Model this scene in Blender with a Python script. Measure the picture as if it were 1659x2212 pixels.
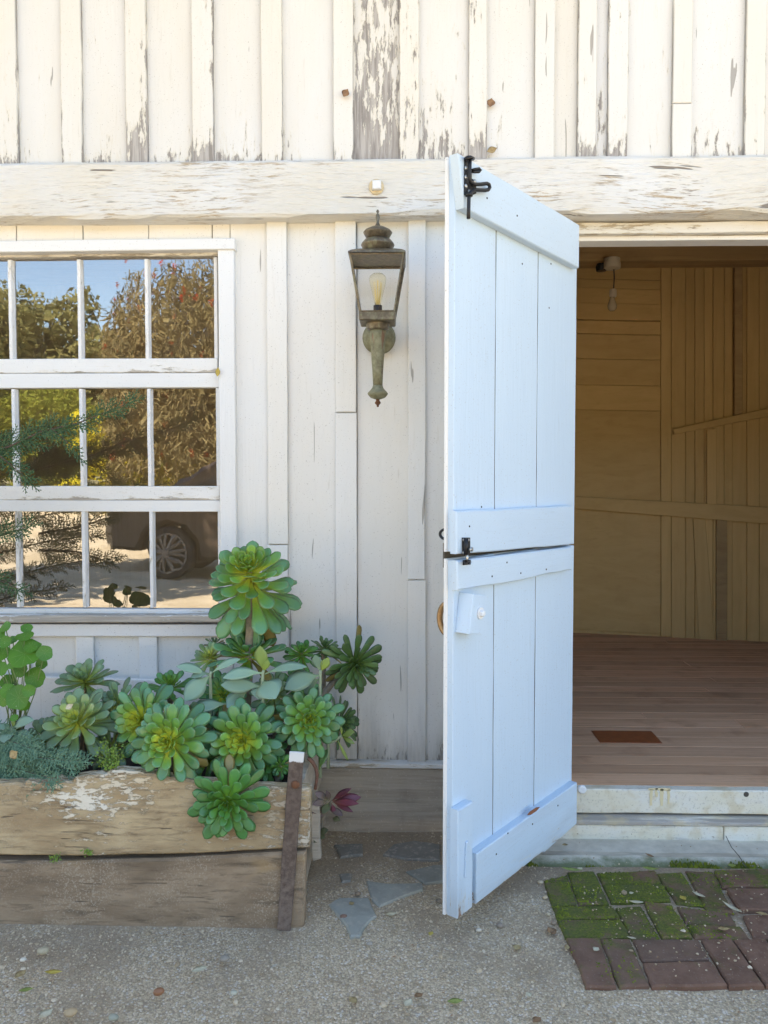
import bpy, bmesh, math, random
from mathutils import Vector, Matrix, Quaternion, noise as mnoise

R = math.radians
rng = random.Random(7)
for o in list(bpy.data.objects):
    bpy.data.objects.remove(o)
sc = bpy.context.scene
col = sc.collection

# ---------------------------------------------------------------- camera
CAM = Vector((0.0, -2.84, 1.30))
PITCH, YAW = R(2.4), R(1.5)
FPX = 1671.0                      # focal length in the 1659 x 2212 measuring frame
cd = bpy.data.cameras.new("camera")
cam = bpy.data.objects.new("camera", cd)
col.objects.link(cam)
cd.sensor_fit = 'VERTICAL'
cd.sensor_height = 36.0
cd.lens = 36.0 * FPX / 2212.0
cd.clip_start = 0.05
cd.clip_end = 3000.0
cam.location = CAM
cam.rotation_euler = (R(90) - PITCH, 0.0, YAW)
sc.camera = cam
CM = Matrix.Rotation(YAW, 3, 'Z') @ Matrix.Rotation(R(90) - PITCH, 3, 'X')

# ---------------------------------------------------------------- light
SUN_EL, SUN_AZ = R(52), R(-14)     # from behind the barn, a little to the left
w = bpy.data.worlds.new("World")
sc.world = w
w.use_nodes = True
wn = w.node_tree
wn.nodes.clear()
sky = wn.nodes.new("ShaderNodeTexSky")
sky.sky_type = 'NISHITA'
sky.sun_disc = False
sky.sun_elevation = SUN_EL
sky.sun_rotation = SUN_AZ
sky.air_density = 1.0
sky.dust_density = 0.2
sky.ozone_density = 1.3
bg = wn.nodes.new("ShaderNodeBackground")
bg.inputs[1].default_value = 0.12
wo = wn.nodes.new("ShaderNodeOutputWorld")
wn.links.new(sky.outputs[0], bg.inputs[0])
wn.links.new(bg.outputs[0], wo.inputs[0])
sd = bpy.data.lights.new("sun", 'SUN')
sd.energy = 5.0
sd.angle = R(0.53)
sd.color = (1.0, 0.95, 0.87)
sun = bpy.data.objects.new("sun", sd)
col.objects.link(sun)
sdir = Vector((math.sin(SUN_AZ) * math.cos(SUN_EL), math.cos(SUN_AZ) * math.cos(SUN_EL), math.sin(SUN_EL)))
sun.rotation_euler = sdir.to_track_quat('Z', 'Y').to_euler()
sun.location = sdir * 30
vs = sc.view_settings
vs.view_transform = 'Standard'
vs.look = 'None'
vs.exposure = 2.46
vs.use_white_balance = True        # the camera's own balance for open shade
vs.white_balance_temperature = 7200
vs.white_balance_tint = 10
vs.gamma = 1.0
vs.use_curve_mapping = False
sc.render.engine = 'CYCLES'
sc.cycles.max_bounces = 7
sc.cycles.diffuse_bounces = 4
sc.cycles.glossy_bounces = 4
sc.cycles.transmission_bounces = 6
sc.cycles.transparent_max_bounces = 12

# ---------------------------------------------------------------- measuring helpers
def ray(px, py):
    return CM @ Vector(((px - 829.5) / FPX, -(py - 1106.0) / FPX, -1.0))

def P(px, py, y=0.0):              # point on the vertical plane Y = y
    d = ray(px, py)
    return CAM + d * ((y - CAM.y) / d.y)

def G(px, py, z=0.0):              # point on the level plane Z = z
    d = ray(px, py)
    return CAM + d * ((z - CAM.z) / d.z)

def Q(px, py, p0, n):              # point on any plane
    d = ray(px, py)
    return CAM + d * ((p0 - CAM).dot(n) / d.dot(n))

def Mir(px, py, y):                # place in the yard that the window pane mirrors
    p = P(px, py, 0.04 - y)
    return Vector((p.x, y, p.z))

def X(px, y=0.0, py=1000):
    return P(px, py, y).x

def Z(py, y=0.0, px=830):
    return P(px, py, y).z

# ---------------------------------------------------------------- object helpers
WLOC = {}

def link(o, parent=None, w=None):
    col.objects.link(o)
    if w is not None:
        pw = WLOC.get(parent.name, Vector()) if parent else Vector()
        o.location = Vector(w) - pw
        WLOC[o.name] = Vector(w)
    if parent:
        o.parent = parent
    return o

def tag(o, label=None, cat=None, group=None, kind=None):
    if label: o["label"] = label
    if cat: o["category"] = cat
    if group: o["group"] = group
    if kind: o["kind"] = kind
    return o

def empty(name, w, label, cat, group=None):
    o = bpy.data.objects.new(name, None)
    o.empty_display_size = 0.05
    link(o, None, w)
    return tag(o, label, cat, group)

class MB:
    def __init__(s):
        s.v, s.f, s.uv = [], [], {}
    def add(s, vs, fs):
        b = len(s.v)
        s.v += [Vector(v) for v in vs]
        s.f += [tuple(i + b for i in f) for f in fs]
        return b
    def box(s, x0, x1, y0, y1, z0, z1):
        s.add([(x0,y0,z0),(x1,y0,z0),(x1,y1,z0),(x0,y1,z0),(x0,y0,z1),(x1,y0,z1),(x1,y1,z1),(x0,y1,z1)],
              [(0,3,2,1),(4,5,6,7),(0,1,5,4),(1,2,6,5),(2,3,7,6),(3,0,4,7)])
        return s
    def tube(s, pts, rad, n=8, cap=True):
        pts = [Vector(p) for p in pts]
        if not isinstance(rad, (list, tuple)): rad = [rad] * len(pts)
        rings = []
        t0 = (pts[1] - pts[0]).normalized()
        a = t0.cross(Vector((0.13, 0.31, 0.94)))
        if a.length < 1e-4: a = t0.cross(Vector((1, 0, 0)))
        a.normalize()
        for i, p in enumerate(pts):
            t = (pts[min(i+1, len(pts)-1)] - pts[max(i-1, 0)]).normalized()
            a = (a - t * a.dot(t))
            a.normalize()
            b = t.cross(a)
            rings.append(s.add([p + (a * math.cos(2*math.pi*k/n) + b * math.sin(2*math.pi*k/n)) * rad[i] for k in range(n)], []))
        for i in range(len(pts) - 1):
            for k in range(n):
                k2 = (k + 1) % n
                s.f.append((rings[i]+k, rings[i]+k2, rings[i+1]+k2, rings[i+1]+k))
        if cap:
            s.f.append(tuple(rings[0]+k for k in reversed(range(n))))
            s.f.append(tuple(rings[-1]+k for k in range(n)))
        return s
    def lathe(s, prof, c, axis=(0,0,1), n=20, cap=True):
        ax = Vector(axis).normalized()
        a = ax.cross(Vector((0.2, 1, 0.1))).normalized()
        b = ax.cross(a)
        c = Vector(c)
        rings = [s.add([c + ax*h + (a*math.cos(2*math.pi*k/n) + b*math.sin(2*math.pi*k/n))*max(r, 1e-4) for k in range(n)], []) for r, h in prof]
        for i in range(len(prof) - 1):
            for k in range(n):
                k2 = (k + 1) % n
                s.f.append((rings[i]+k, rings[i]+k2, rings[i+1]+k2, rings[i+1]+k))
        if cap:
            s.f.append(tuple(rings[0]+k for k in reversed(range(n))))
            s.f.append(tuple(rings[-1]+k for k in range(n)))
        return s
    def prism(s, out, h0, h1, bev, mapf):
        n = len(out)
        ar = sum(out[i][0]*out[(i+1)%n][1] - out[(i+1)%n][0]*out[i][1] for i in range(n))
        if ar < 0: out = list(reversed(out))
        ins = []
        for i in range(n):
            p, q, r_ = Vector(out[i-1]), Vector(out[i]), Vector(out[(i+1) % n])
            e1, e2 = (q - p), (r_ - q)
            if e1.length < 1e-7: e1 = e2
            if e2.length < 1e-7: e2 = e1
            e1.normalize(); e2.normalize()
            nn = Vector((-e1.y - e2.y, e1.x + e2.x))
            l = nn.length_squared
            nn = nn * (2.0 / max(l, 0.6))
            ins.append(q + nn * bev)
        r0 = s.add([mapf(a, b, h0) for a, b in out], [])
        r1 = s.add([mapf(a, b, h1 - (bev if h1 > h0 else -bev)) for a, b in out], [])
        r2 = s.add([mapf(q.x, q.y, h1) for q in ins], [])
        for i in range(n):
            j = (i + 1) % n
            s.f.append((r0+i, r0+j, r1+j, r1+i))
            s.f.append((r1+i, r1+j, r2+j, r2+i))
        s.f.append(tuple(r2+i for i in range(n)))
        s.f.append(tuple(r0+i for i in reversed(range(n))))
        return s
    def mesh(s, name, origin, smooth=False, recalc=True):
        me = bpy.data.meshes.new(name)
        o = Vector(origin)
        me.from_pydata([v - o for v in s.v], [], s.f)
        if recalc:
            bm = bmesh.new(); bm.from_mesh(me)
            bmesh.ops.recalc_face_normals(bm, faces=bm.faces[:])
            bm.to_mesh(me); bm.free()
        if smooth:
            me.polygons.foreach_set("use_smooth", [True] * len(me.polygons))
        me.update()
        return me
    def build(s, name, mat, parent=None, origin=None, smooth=False, color=None, recalc=True):
        if origin is None:
            xs = [v.x for v in s.v]; ys = [v.y for v in s.v]; zs = [v.z for v in s.v]
            origin = Vector(((min(xs)+max(xs))/2, (min(ys)+max(ys))/2, min(zs)))
        me = s.mesh(name, origin, smooth, recalc)
        if isinstance(mat, (list, tuple)):
            for m in mat: me.materials.append(m)
        else:
            me.materials.append(mat)
        o = bpy.data.objects.new(name, me)
        link(o, parent, origin)
        if color: o.color = color
        return o

def XZ(y):      # outline in the wall plane; h grows towards the viewer
    return lambda a, b, h: (a, y - h, b)

def XY(a, b, h):
    return (a, b, h)

def quad_outline(tl, tr, br, bl, seg=(1, 6), jit=0.0012, r=rng):
    """seg = pieces along the short (top/bottom) and long (left/right) edges"""
    pts = []
    def edge(p, q, n):
        for i in range(n):
            t = i / n
            j = 0.0 if i == 0 else jit
            pts.append((p[0] + (q[0]-p[0])*t + r.uniform(-j, j), p[1] + (q[1]-p[1])*t + r.uniform(-j, j)))
    edge(bl, br, seg[0]); edge(br, tr, seg[1]); edge(tr, tl, seg[0]); edge(tl, bl, seg[1])
    return pts

def rect(a0, a1, b0, b1, seg=(1, 6), jit=0.0012, r=rng):
    return quad_outline((a0, b1), (a1, b1), (a1, b0), (a0, b0), seg, jit, r)

# ---------------------------------------------------------------- material helpers
class NT:
    def __init__(s, name):
        s.m = bpy.data.materials.new(name)
        s.m.use_nodes = True
        s.t = s.m.node_tree
        s.t.nodes.clear()
        s.out = s.n("ShaderNodeOutputMaterial")
    def n(s, typ, **kw):
        nd = s.t.nodes.new(typ)
        for k, v in kw.items():
            setattr(nd, k, v)
        return nd
    def l(s, a, b):
        s.t.links.new(a, b)
    def put(s, sock, v):
        if hasattr(v, "is_linked") or isinstance(v, bpy.types.NodeSocket):
            s.l(v, sock)
        else:
            sock.default_value = v
    def math(s, op, a, b=None, c=None, clamp=False):
        nd = s.n("ShaderNodeMath", operation=op)
        nd.use_clamp = clamp
        s.put(nd.inputs[0], a)
        if b is not None: s.put(nd.inputs[1], b)
        if c is not None: s.put(nd.inputs[2], c)
        return nd.outputs[0]
    def mix(s, f, a, b, blend='MIX'):
        nd = s.n("ShaderNodeMix", data_type='RGBA', blend_type=blend)
        s.put(nd.inputs[0], f)
        s.put(nd.inputs[6], a if not isinstance(a, tuple) else (*a, 1)[:4])
        s.put(nd.inputs[7], b if not isinstance(b, tuple) else (*b, 1)[:4])
        return nd.outputs[2]
    def step(s, v, lo, hi):
        nd = s.n("ShaderNodeMapRange")
        nd.interpolation_type = 'SMOOTHSTEP'
        s.put(nd.inputs[0], v)
        s.put(nd.inputs[1], lo); s.put(nd.inputs[2], hi)
        nd.inputs[3].default_value = 0; nd.inputs[4].default_value = 1
        return nd.outputs[0]
    def coord(s, rand=True, which="Object"):
        tc = s.n("ShaderNodeTexCoord")
        v = tc.outputs[which]
        if not rand: return v
        oi = s.n("ShaderNodeObjectInfo")
        k = s.math('MULTIPLY', oi.outputs["Random"], 37.0)
        cx = s.n("ShaderNodeCombineXYZ")
        for i in range(3): s.l(k, cx.inputs[i])
        a = s.n("ShaderNodeVectorMath", operation='ADD')
        s.l(v, a.inputs[0]); s.l(cx.outputs[0], a.inputs[1])
        return a.outputs[0]
    def scaled(s, v, sc_):
        a = s.n("ShaderNodeVectorMath", operation='MULTIPLY')
        s.l(v, a.inputs[0]); a.inputs[1].default_value = sc_
        return a.outputs[0]
    def noise(s, v, scale, detail=4.0, rough=0.55, dist=0.0):
        nd = s.n("ShaderNodeTexNoise")
        s.l(v, nd.inputs["Vector"])
        nd.inputs["Scale"].default_value = scale
        nd.inputs["Detail"].default_value = detail
        nd.inputs["Roughness"].default_value = rough
        nd.inputs["Distortion"].default_value = dist
        return nd.outputs[0]
    def voro(s, v, scale, feature='F1', out="Distance"):
        nd = s.n("ShaderNodeTexVoronoi", feature=feature)
        s.l(v, nd.inputs["Vector"])
        nd.inputs["Scale"].default_value = scale
        return nd.outputs[out]
    def bump(s, h, strength=0.5, dist=0.002, prev=None):
        nd = s.n("ShaderNodeBump")
        nd.inputs["Strength"].default_value = strength
        nd.inputs["Distance"].default_value = dist
        s.l(h, nd.inputs["Height"])
        if prev is not None: s.l(prev, nd.inputs["Normal"])
        return nd.outputs[0]
    def pbr(s, colr, rough=0.6, normal=None, metal=0.0, **kw):
        p = s.n("ShaderNodeBsdfPrincipled")
        s.put(p.inputs["Base Color"], (*colr, 1)[:4] if isinstance(colr, tuple) else colr)
        s.put(p.inputs["Roughness"], rough)
        s.put(p.inputs["Metallic"], metal)
        if normal is not None: s.l(normal, p.inputs["Normal"])
        for k, v in kw.items(): s.put(p.inputs[k], v)
        s.l(p.outputs[0], s.out.inputs[0])
        return s.m

def sepz(T, v):
    sx = T.n("ShaderNodeSeparateXYZ"); T.l(v, sx.inputs[0])
    return sx.outputs

def paint_mat(name, axis, base_a, base_b, exposed_a, exposed_b, bottom=0.09, grain=0.35, gscale=1.0, peel_thr=0.70, crack=True, rough=0.62, grime=0.0, sides=0.0, edge_wear=0.0):
    """old paint on wood. object colour: R peel, G wear near the bottom end, B warm tint"""
    T = NT(name)
    raw = T.coord(False)
    v = T.coord(True)
    long = {'z': (1, 1, 0.07), 'x': (0.06, 1, 1)}[axis]
    mid = {'z': (1, 1, 0.2), 'x': (0.17, 1, 1)}[axis]
    gv, mv = T.scaled(v, long), T.scaled(v, mid)
    oi = T.n("ShaderNodeObjectInfo")
    oc = sepz(T, oi.outputs["Color"])
    z = sepz(T, raw)[2]
    g1 = T.noise(gv, 90*gscale, 5, 0.6, 0.6)
    g2 = T.noise(gv, 26*gscale, 3, 0.5, 1.2)
    fl = T.noise(mv, 58, 6, 0.70)
    big = T.noise(T.scaled(v, {'z': (1, 1, .35), 'x': (.35, 1, 1)}[axis]), 6.0, 3, 0.5)
    low = T.math('POWER', 2.718, T.math('MULTIPLY', z, -1.0/bottom))
    wear = T.math('MULTIPLY', low, oc[1])
    amt = T.math('ADD', T.math('MULTIPLY', oc[0], 0.22), T.math('MULTIPLY', wear, 0.24))
    if edge_wear:                   # object alpha carries the half width of the board
        ax_ = T.math('ABSOLUTE', sepz(T, raw)[0])
        ed = T.step(T.math('DIVIDE', ax_, oi.outputs["Alpha"]), .80, 1.0)
        amt = T.math('ADD', amt, T.math('MULTIPLY', ed, edge_wear))
    s1 = T.math('ADD', T.math('MULTIPLY', fl, 0.62), T.math('MULTIPLY', big, 0.38))
    s2 = T.math('ADD', s1, amt)
    peel = T.step(s2, peel_thr, peel_thr + 0.018)
    thin = T.step(s2, peel_thr - 0.055, peel_thr + 0.01)
    tone = T.noise(T.scaled(v, {'z': (1.0, 1, .3), 'x': (.3, 1, 1)}[axis]), 3.2, 4, 0.55)
    paint = T.mix(T.step(tone, 0.3, 0.7), base_a, base_b)
    paint = T.mix(T.math('MULTIPLY', oc[2], 0.5), paint, T.mix(1.0, paint, (1.0, 0.93, 0.80), 'MULTIPLY'))
    gd = T.step(g1, 0.60, 0.82)
    paint = T.mix(T.math('MULTIPLY', gd, grain), paint, T.mix(1.0, paint, (0.62, 0.56, 0.46), 'MULTIPLY'))
    paint = T.mix(T.math('MULTIPLY', thin, 0.45), paint, (0.66, 0.60, 0.47))
    # speckles and old nail spots
    sp = T.noise(v, 210, 2, 0.5)
    spm = T.step(sp, 0.66, 0.73)
    paint = T.mix(T.math('MULTIPLY', spm, 0.45), paint, (0.30, 0.26, 0.21))
    wood = T.mix(T.step(g1, 0.35, 0.65), exposed_a, exposed_b)
    c = T.mix(peel, paint, wood)
    # bare, dirty sides of boards and battens
    ge = T.n("ShaderNodeNewGeometry")
    side = T.step(T.math('ABSOLUTE', sepz(T, ge.outputs["True Normal"])[0 if axis == 'z' else 2]), .6, .9)
    c = T.mix(T.math('MULTIPLY', T.math('MULTIPLY', side, sides), T.step(T.noise(mv, 20, 4, .6), .30, .55)), c, (0.20, 0.19, 0.185))
    if grime > 0:
        gr = T.step(T.math('ADD', T.math('MULTIPLY', T.noise(mv, 9, 5, .6), 0.8), T.math('MULTIPLY', low, 0.5)), 0.58, 0.92)
        c = T.mix(T.math('MULTIPLY', T.math('MULTIPLY', gr, oc[1]), grime), c, T.mix(T.step(g1, .35, .7), (0.24, 0.215, 0.18), (0.42, 0.385, 0.325)))
    h = T.math('ADD', T.math('MULTIPLY', g1, 0.5), T.math('MULTIPLY', g2, 0.5))
    if crack:
        cr = T.step(T.noise(gv, 55*gscale, 2, 0.4, 0.3), 0.735, 0.75)
        c = T.mix(T.math('MULTIPLY', cr, 0.6), c, (0.16, 0.13, 0.10))
        h = T.math('SUBTRACT', h, T.math('MULTIPLY', cr, 0.5))
    h = T.math('SUBTRACT', h, T.math('MULTIPLY', peel, 0.6))
    nm = T.bump(h, 0.8, 0.0026)
    nm = T.bump(T.noise(v, 160, 3, 0.6), 0.18, 0.001, nm)
    return T.pbr(c, T.math('ADD', T.math('MULTIPLY', peel, 0.25), rough), nm)

W1, W2 = (0.72, 0.695, 0.64), (0.73, 0.725, 0.71)
GA, GB = (0.27, 0.245, 0.225), (0.47, 0.44, 0.41)
M = {}
M['paint_v'] = paint_mat("white_paint_vertical", 'z', W1, W2, GA, GB, bottom=0.085, sides=.75, edge_wear=.07)
M['paint_lo'] = paint_mat("white_paint_lower", 'z', (0.81, 0.785, 0.735), (0.815, 0.81, 0.79), GA, GB, bottom=0.20, peel_thr=0.80, grime=0.62, sides=.6, edge_wear=.09)
M['paint_h'] = paint_mat("white_paint_horizontal", 'x', W1, W2, (0.42, 0.34, 0.24), (0.55, 0.47, 0.36), bottom=0.05, peel_thr=0.76)
M['paint_trim'] = paint_mat("white_trim_paint", 'x', (0.79, 0.785, 0.77), (0.81, 0.81, 0.80), (0.40, 0.36, 0.31), (0.55, 0.50, 0.43), bottom=0.02, peel_thr=0.74, grain=0.12, crack=False, rough=0.5)
M['paint_trim_v'] = paint_mat("white_trim_paint_upright", 'z', (0.79, 0.785, 0.77), (0.81, 0.81, 0.80), (0.40, 0.36, 0.31), (0.55, 0.50, 0.43), bottom=0.03, peel_thr=0.74, grain=0.15, crack=False, rough=0.5)
M['door'] = paint_mat("door_paint_sky_tint", 'z', (0.535, 0.655, 0.77), (0.56, 0.68, 0.79), (0.28, 0.12, 0.06), (0.42, 0.22, 0.13), bottom=0.12, peel_thr=0.775, grain=0.34, crack=False, rough=0.42, grime=.45)  # white paint tinted blue, the skylight cast put into its colour
M['door_h'] = paint_mat("door_ledge_sky_tint", 'x', (0.535, 0.655, 0.77), (0.56, 0.68, 0.79), (0.28, 0.12, 0.06), (0.42, 0.22, 0.13), bottom=0.12, peel_thr=0.775, grain=0.34, crack=False, rough=0.42, grime=.45)  # same painted-in skylight blue on the ledges

def beam_mat():
    T = NT("hewn_beam_paint")
    v = T.coord(False)
    gv = T.scaled(v, (0.075, 1, 1))
    warp = T.noise(T.scaled(v, (.5, 1, 1)), 3.0, 2, .5)
    cx = T.n("ShaderNodeCombineXYZ")
    T.l(T.math('MULTIPLY', warp, 0.10), cx.inputs[2])
    a = T.n("ShaderNodeVectorMath", operation='ADD')
    T.l(gv, a.inputs[0]); T.l(cx.outputs[0], a.inputs[1])
    g = T.noise(a.outputs[0], 95, 7, 0.66, 0.3)
    g3 = T.noise(a.outputs[0], 210, 4, 0.62, 0.2)
    patch = T.noise(T.scaled(v, (0.6, 1, 1)), 5.5, 4, 0.6)
    pm = T.step(patch, 0.44, 0.64)
    line = T.math('MULTIPLY', T.step(g, 0.54, 0.60), pm)
    fine = T.math('MULTIPLY', T.step(g3, 0.56, 0.66), T.math('ADD', T.math('MULTIPLY', pm, .75), .14))
    base = T.mix(T.step(T.noise(v, 4, 4, .5), .35, .7), (0.755, 0.72, 0.645), (0.77, 0.765, 0.745))
    c = T.mix(T.math('MULTIPLY', line, 0.85), base, (0.42, 0.30, 0.165))
    c = T.mix(T.math('MULTIPLY', fine, 0.9), c, (0.20, 0.135, 0.075))
    hole = T.step(T.noise(a.outputs[0], 36, 3, .5), 0.69, 0.71)
    c = T.mix(T.math('MULTIPLY', hole, .8), c, (0.16, 0.12, 0.085))
    h = T.math('SUBTRACT', T.math('MULTIPLY', T.math('ADD', g, g3), -0.6), T.math('MULTIPLY', hole, 0.6))
    nm = T.bump(h, 1.0, 0.008)
    return T.pbr(c, 0.68, nm)
M['beam'] = beam_mat()

def wood_mat(name, axis, ca, cb, cc, rough=0.75, bumpd=0.002, gsc=1.0, speck=None, tint=True, spread=.42):
    T = NT(name)
    v = T.coord(True)
    long = {'z': (1, 1, 0.06), 'x': (0.05, 1, 1), 'y': (1, .05, 1)}[axis]
    gv = T.scaled(v, long)
    g1 = T.noise(gv, 70*gsc, 5, 0.65, 0.8)
    g2 = T.noise(gv, 14*gsc, 4, 0.55, 1.6)
    b = T.noise(v, 5, 4, 0.6)
    c = T.mix(T.step(g2, .3, .7), ca, cb)
    c = T.mix(T.math('MULTIPLY', T.step(g1, .5, .8), .75), c, cc)
    c = T.mix(T.math('MULTIPLY', T.step(b, .5, .75), .5), c, cc)
    if tint:
        oi = T.n("ShaderNodeObjectInfo")
        k = T.math('ADD', T.math('MULTIPLY', oi.outputs["Random"], spread), 0.95 - spread*.5)
        mx = T.n("ShaderNodeCombineXYZ")
        for i in range(3): T.l(k, mx.inputs[i])
        c = T.mix(1.0, c, mx.outputs[0], 'MULTIPLY')
    if speck:
        sp = T.step(T.noise(v, 130, 3, .6), .62, .68)
        c = T.mix(T.math('MULTIPLY', sp, .5), c, speck)
    nm = T.bump(T.math('ADD', g1, T.math('MULTIPLY', g2, .6)), 0.6, bumpd)
    return T.pbr(c, rough, nm)

M['skirt'] = wood_mat("grey_weathered_wood", 'x', (0.48, 0.40, 0.31), (0.60, 0.52, 0.415), (0.21, 0.165, 0.12), 0.85, 0.004, 1.2, (0.64, 0.56, 0.45))
M['floor'] = wood_mat("brown_floor_wood", 'x', (0.66, 0.37, 0.205), (0.76, 0.455, 0.275), (0.36, 0.17, 0.085), 0.8, 0.0015, 0.8, spread=.28)
M['tan_v'] = wood_mat("tan_interior_paint", 'z', (0.57, 0.38, 0.15), (0.62, 0.425, 0.18), (0.50, 0.325, 0.12), 0.6, 0.0012, .7, spread=.12)
M['tan_h'] = wood_mat("tan_interior_paint_level", 'x', (0.57, 0.38, 0.15), (0.62, 0.425, 0.18), (0.50, 0.325, 0.12), 0.6, 0.0012, .7, spread=.12)
M['tan_dark'] = wood_mat("brown_interior_timber", 'x', (0.42, 0.275, 0.13), (0.50, 0.345, 0.165), (0.30, 0.19, 0.085), 0.7, 0.0015, .7)

def simple(name, c, rough=.5, metal=0., nscale=0, amt=.25, bumpd=0):
    T = NT(name)
    if nscale:
        v = T.coord(True)
        nz = T.noise(v, nscale, 4, .6)
        cc = T.mix(T.math('MULTIPLY', T.step(nz, .35, .7), amt), c, tuple(x*.35 for x in c))
        nm = T.bump(nz, .4, bumpd) if bumpd else None
        return T.pbr(cc, rough, nm, metal)
    return T.pbr(c, rough, None, metal)
M['black'] = simple("black_steel", (0.018, 0.018, 0.02), .42, .3, 60, .5)
M['zinc'] = simple("zinc_screw", (0.55, 0.55, 0.53), .35, .9, 90, .4)
M['white_knob'] = simple("white_painted_bolt", (0.79, 0.79, 0.78), .45, 0, 50, .12)
M['rust'] = simple("rusted_iron", (0.20, 0.085, 0.04), .8, .2, 45, .6, .001)
M['brass'] = simple("worn_brass", (0.42, 0.26, 0.13), .45, .8, 60, .6, .001)
M['dark'] = simple("dark_board", (0.10, 0.085, 0.065), .9, 0, 20, .3)
M['roof'] = simple("roof_shingle", (0.12, 0.105, 0.095), .9, 0, 12, .4)

def glass_mat(name, wav, scale, ior, dust, tint=(1, 1, 1)):
    T = NT(name)
    v = T.coord(True)
    n1 = T.noise(T.scaled(v, (1, 1, .55)), scale, 2, .45, .4)
    nm = T.bump(n1, 1.0, wav)
    fr = T.n("ShaderNodeFresnel")
    ge = T.n("ShaderNodeNewGeometry")
    T.l(T.math('ADD', ior, T.math('MULTIPLY', ge.outputs["Backfacing"], 1.0/ior - ior)), fr.inputs[0])
    T.l(nm, fr.inputs["Normal"])
    gl = T.n("ShaderNodeBsdfGlossy"); gl.inputs["Roughness"].default_value = 0.012
    T.l(nm, gl.inputs["Normal"])
    tr = T.n("ShaderNodeBsdfTransparent"); tr.inputs[0].default_value = (*tint, 1)
    m1 = T.n("ShaderNodeMixShader")
    T.l(fr.outputs[0], m1.inputs[0]); T.l(tr.outputs[0], m1.inputs[1]); T.l(gl.outputs[0], m1.inputs[2])
    df = T.n("ShaderNodeBsdfDiffuse"); df.inputs[0].default_value = (0.55, 0.45, 0.35, 1)
    d = T.step(T.noise(v, 22, 5, .65), .45, .95)
    e = T.math('ADD', T.math('MULTIPLY', d, dust), dust * .35)
    m2 = T.n("ShaderNodeMixShader")
    T.l(e, m2.inputs[0]); T.l(m1.outputs[0], m2.inputs[1]); T.l(df.outputs[0], m2.inputs[2])
    T.l(m2.outputs[0], T.out.inputs[0])
    return T.m
M['pane'] = glass_mat("old_window_glass", 0.0006, 5.0, 3.5, 0.085)
M['lamp_glass'] = glass_mat("lantern_glass", 0.0006, 5.0, 1.45, 0.02, (0.985, 0.98, 0.96))

# ================================================================ BARN
barn = empty("barn", (0, 0, 0), "white board-and-batten barn with peeling paint, sash window and open split door", "barn")

def obox(name, mat, parent, x0, x1, y0, y1, z0, z1, bev=0.002, seg=(2, 5), jit=0.001, color=None):
    """board standing in the wall plane, front face at y0"""
    mb = MB().prism(rect(x0, x1, z0, z1, seg, jit), 0.0, y1 - y0, bev, XZ(y1))
    if color and z1 - z0 > x1 - x0: color = (*color[:3], (x1 - x0)/2)
    return mb.build(name, mat, parent, color=color)

YU = -0.025                       # face of the upper boards
ZBT = Z(341, -0.075)              # top of beam
ZBB = Z(466, -0.075)              # underside of beam
ZTOP = 3.95
BX0, BX1 = -5.2, 6.2              # ends of the barn front
BD = 6.5                          # depth of the barn
WX0, WX1 = X(-318, 0.0), X(497, 0.0)          # window hole
WZ0, WZ1 = Z(1362), Z(528)
DX0, DX1 = X(1218, 0.0), X(1218, 0.0) + 1.80  # door hole, widened on the unseen right to let more light in
ZFL = Z(1700, 0.0)                # interior floor
DZ1 = Z(522, 0.03)

# sheathing behind the boards
mb = MB()
for (a, b, c, d) in ((BX0, WX0, 0, ZTOP), (WX0, WX1, 0, WZ0), (WX0, WX1, WZ1, ZTOP), (WX1, DX0, 0, ZTOP), (DX0, DX1, DZ1 + .03, ZTOP), (DX1, BX1, 0, ZTOP)):
    mb.box(a, b, 0.035, 0.10, c, d)
siding = mb.build("siding", M['tan_v'], barn)

# ---- upper boards and battens
ub = [(-10, 35), (131, 176), (270, 316), (414, 460), (563, 609), (719, 763), (863, 906), (1012, 1052), (1155, 1198), (1249, 1290), (1315, 1358), (1454, 1497), (1611, 1655)]
ubx = [(X(a, YU - .02, 200), X(b, YU - .02, 200)) for a, b in ub]
x = ubx[0][0]
left = []
while x > BX0 + .3:
    x -= 0.238
    left.append((x, x + 0.076))
x = ubx[-1][0]
right = []
while x < BX1 - .3:
    x += 0.245
    right.append((x, x + 0.074))
allb = list(reversed(left)) + ubx + right
joints = [BX0] + [(a + b) / 2 for a, b in allb] + [BX1]
peelb = {4: .3, 5: .9, 6: .45}
for i in range(len(joints) - 1):
    k = i - len(left)             # board to the left of visible batten k
    pe = {0: .12, 1: .2, 2: .15, 3: .22, 4: .1, 5: .22, 6: .95, 7: .32, 8: .12, 9: .1, 10: .2, 11: .1, 12: .2}.get(k, .2)
    wr = {1: .6, 2: .55, 3: .8, 4: .75, 5: .45, 6: .7, 7: .5, 8: .2, 9: .1, 10: .3, 11: .2, 12: .6}.get(k, .5)
    obox("board", M['paint_v'], siding, joints[i] + .0015, joints[i+1] - .0015, YU, 0.034, ZBT + rng.uniform(0, .004), ZTOP, .002,
         color=(pe + .12, wr - .05, rng.uniform(.1, .6), 1))
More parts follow.
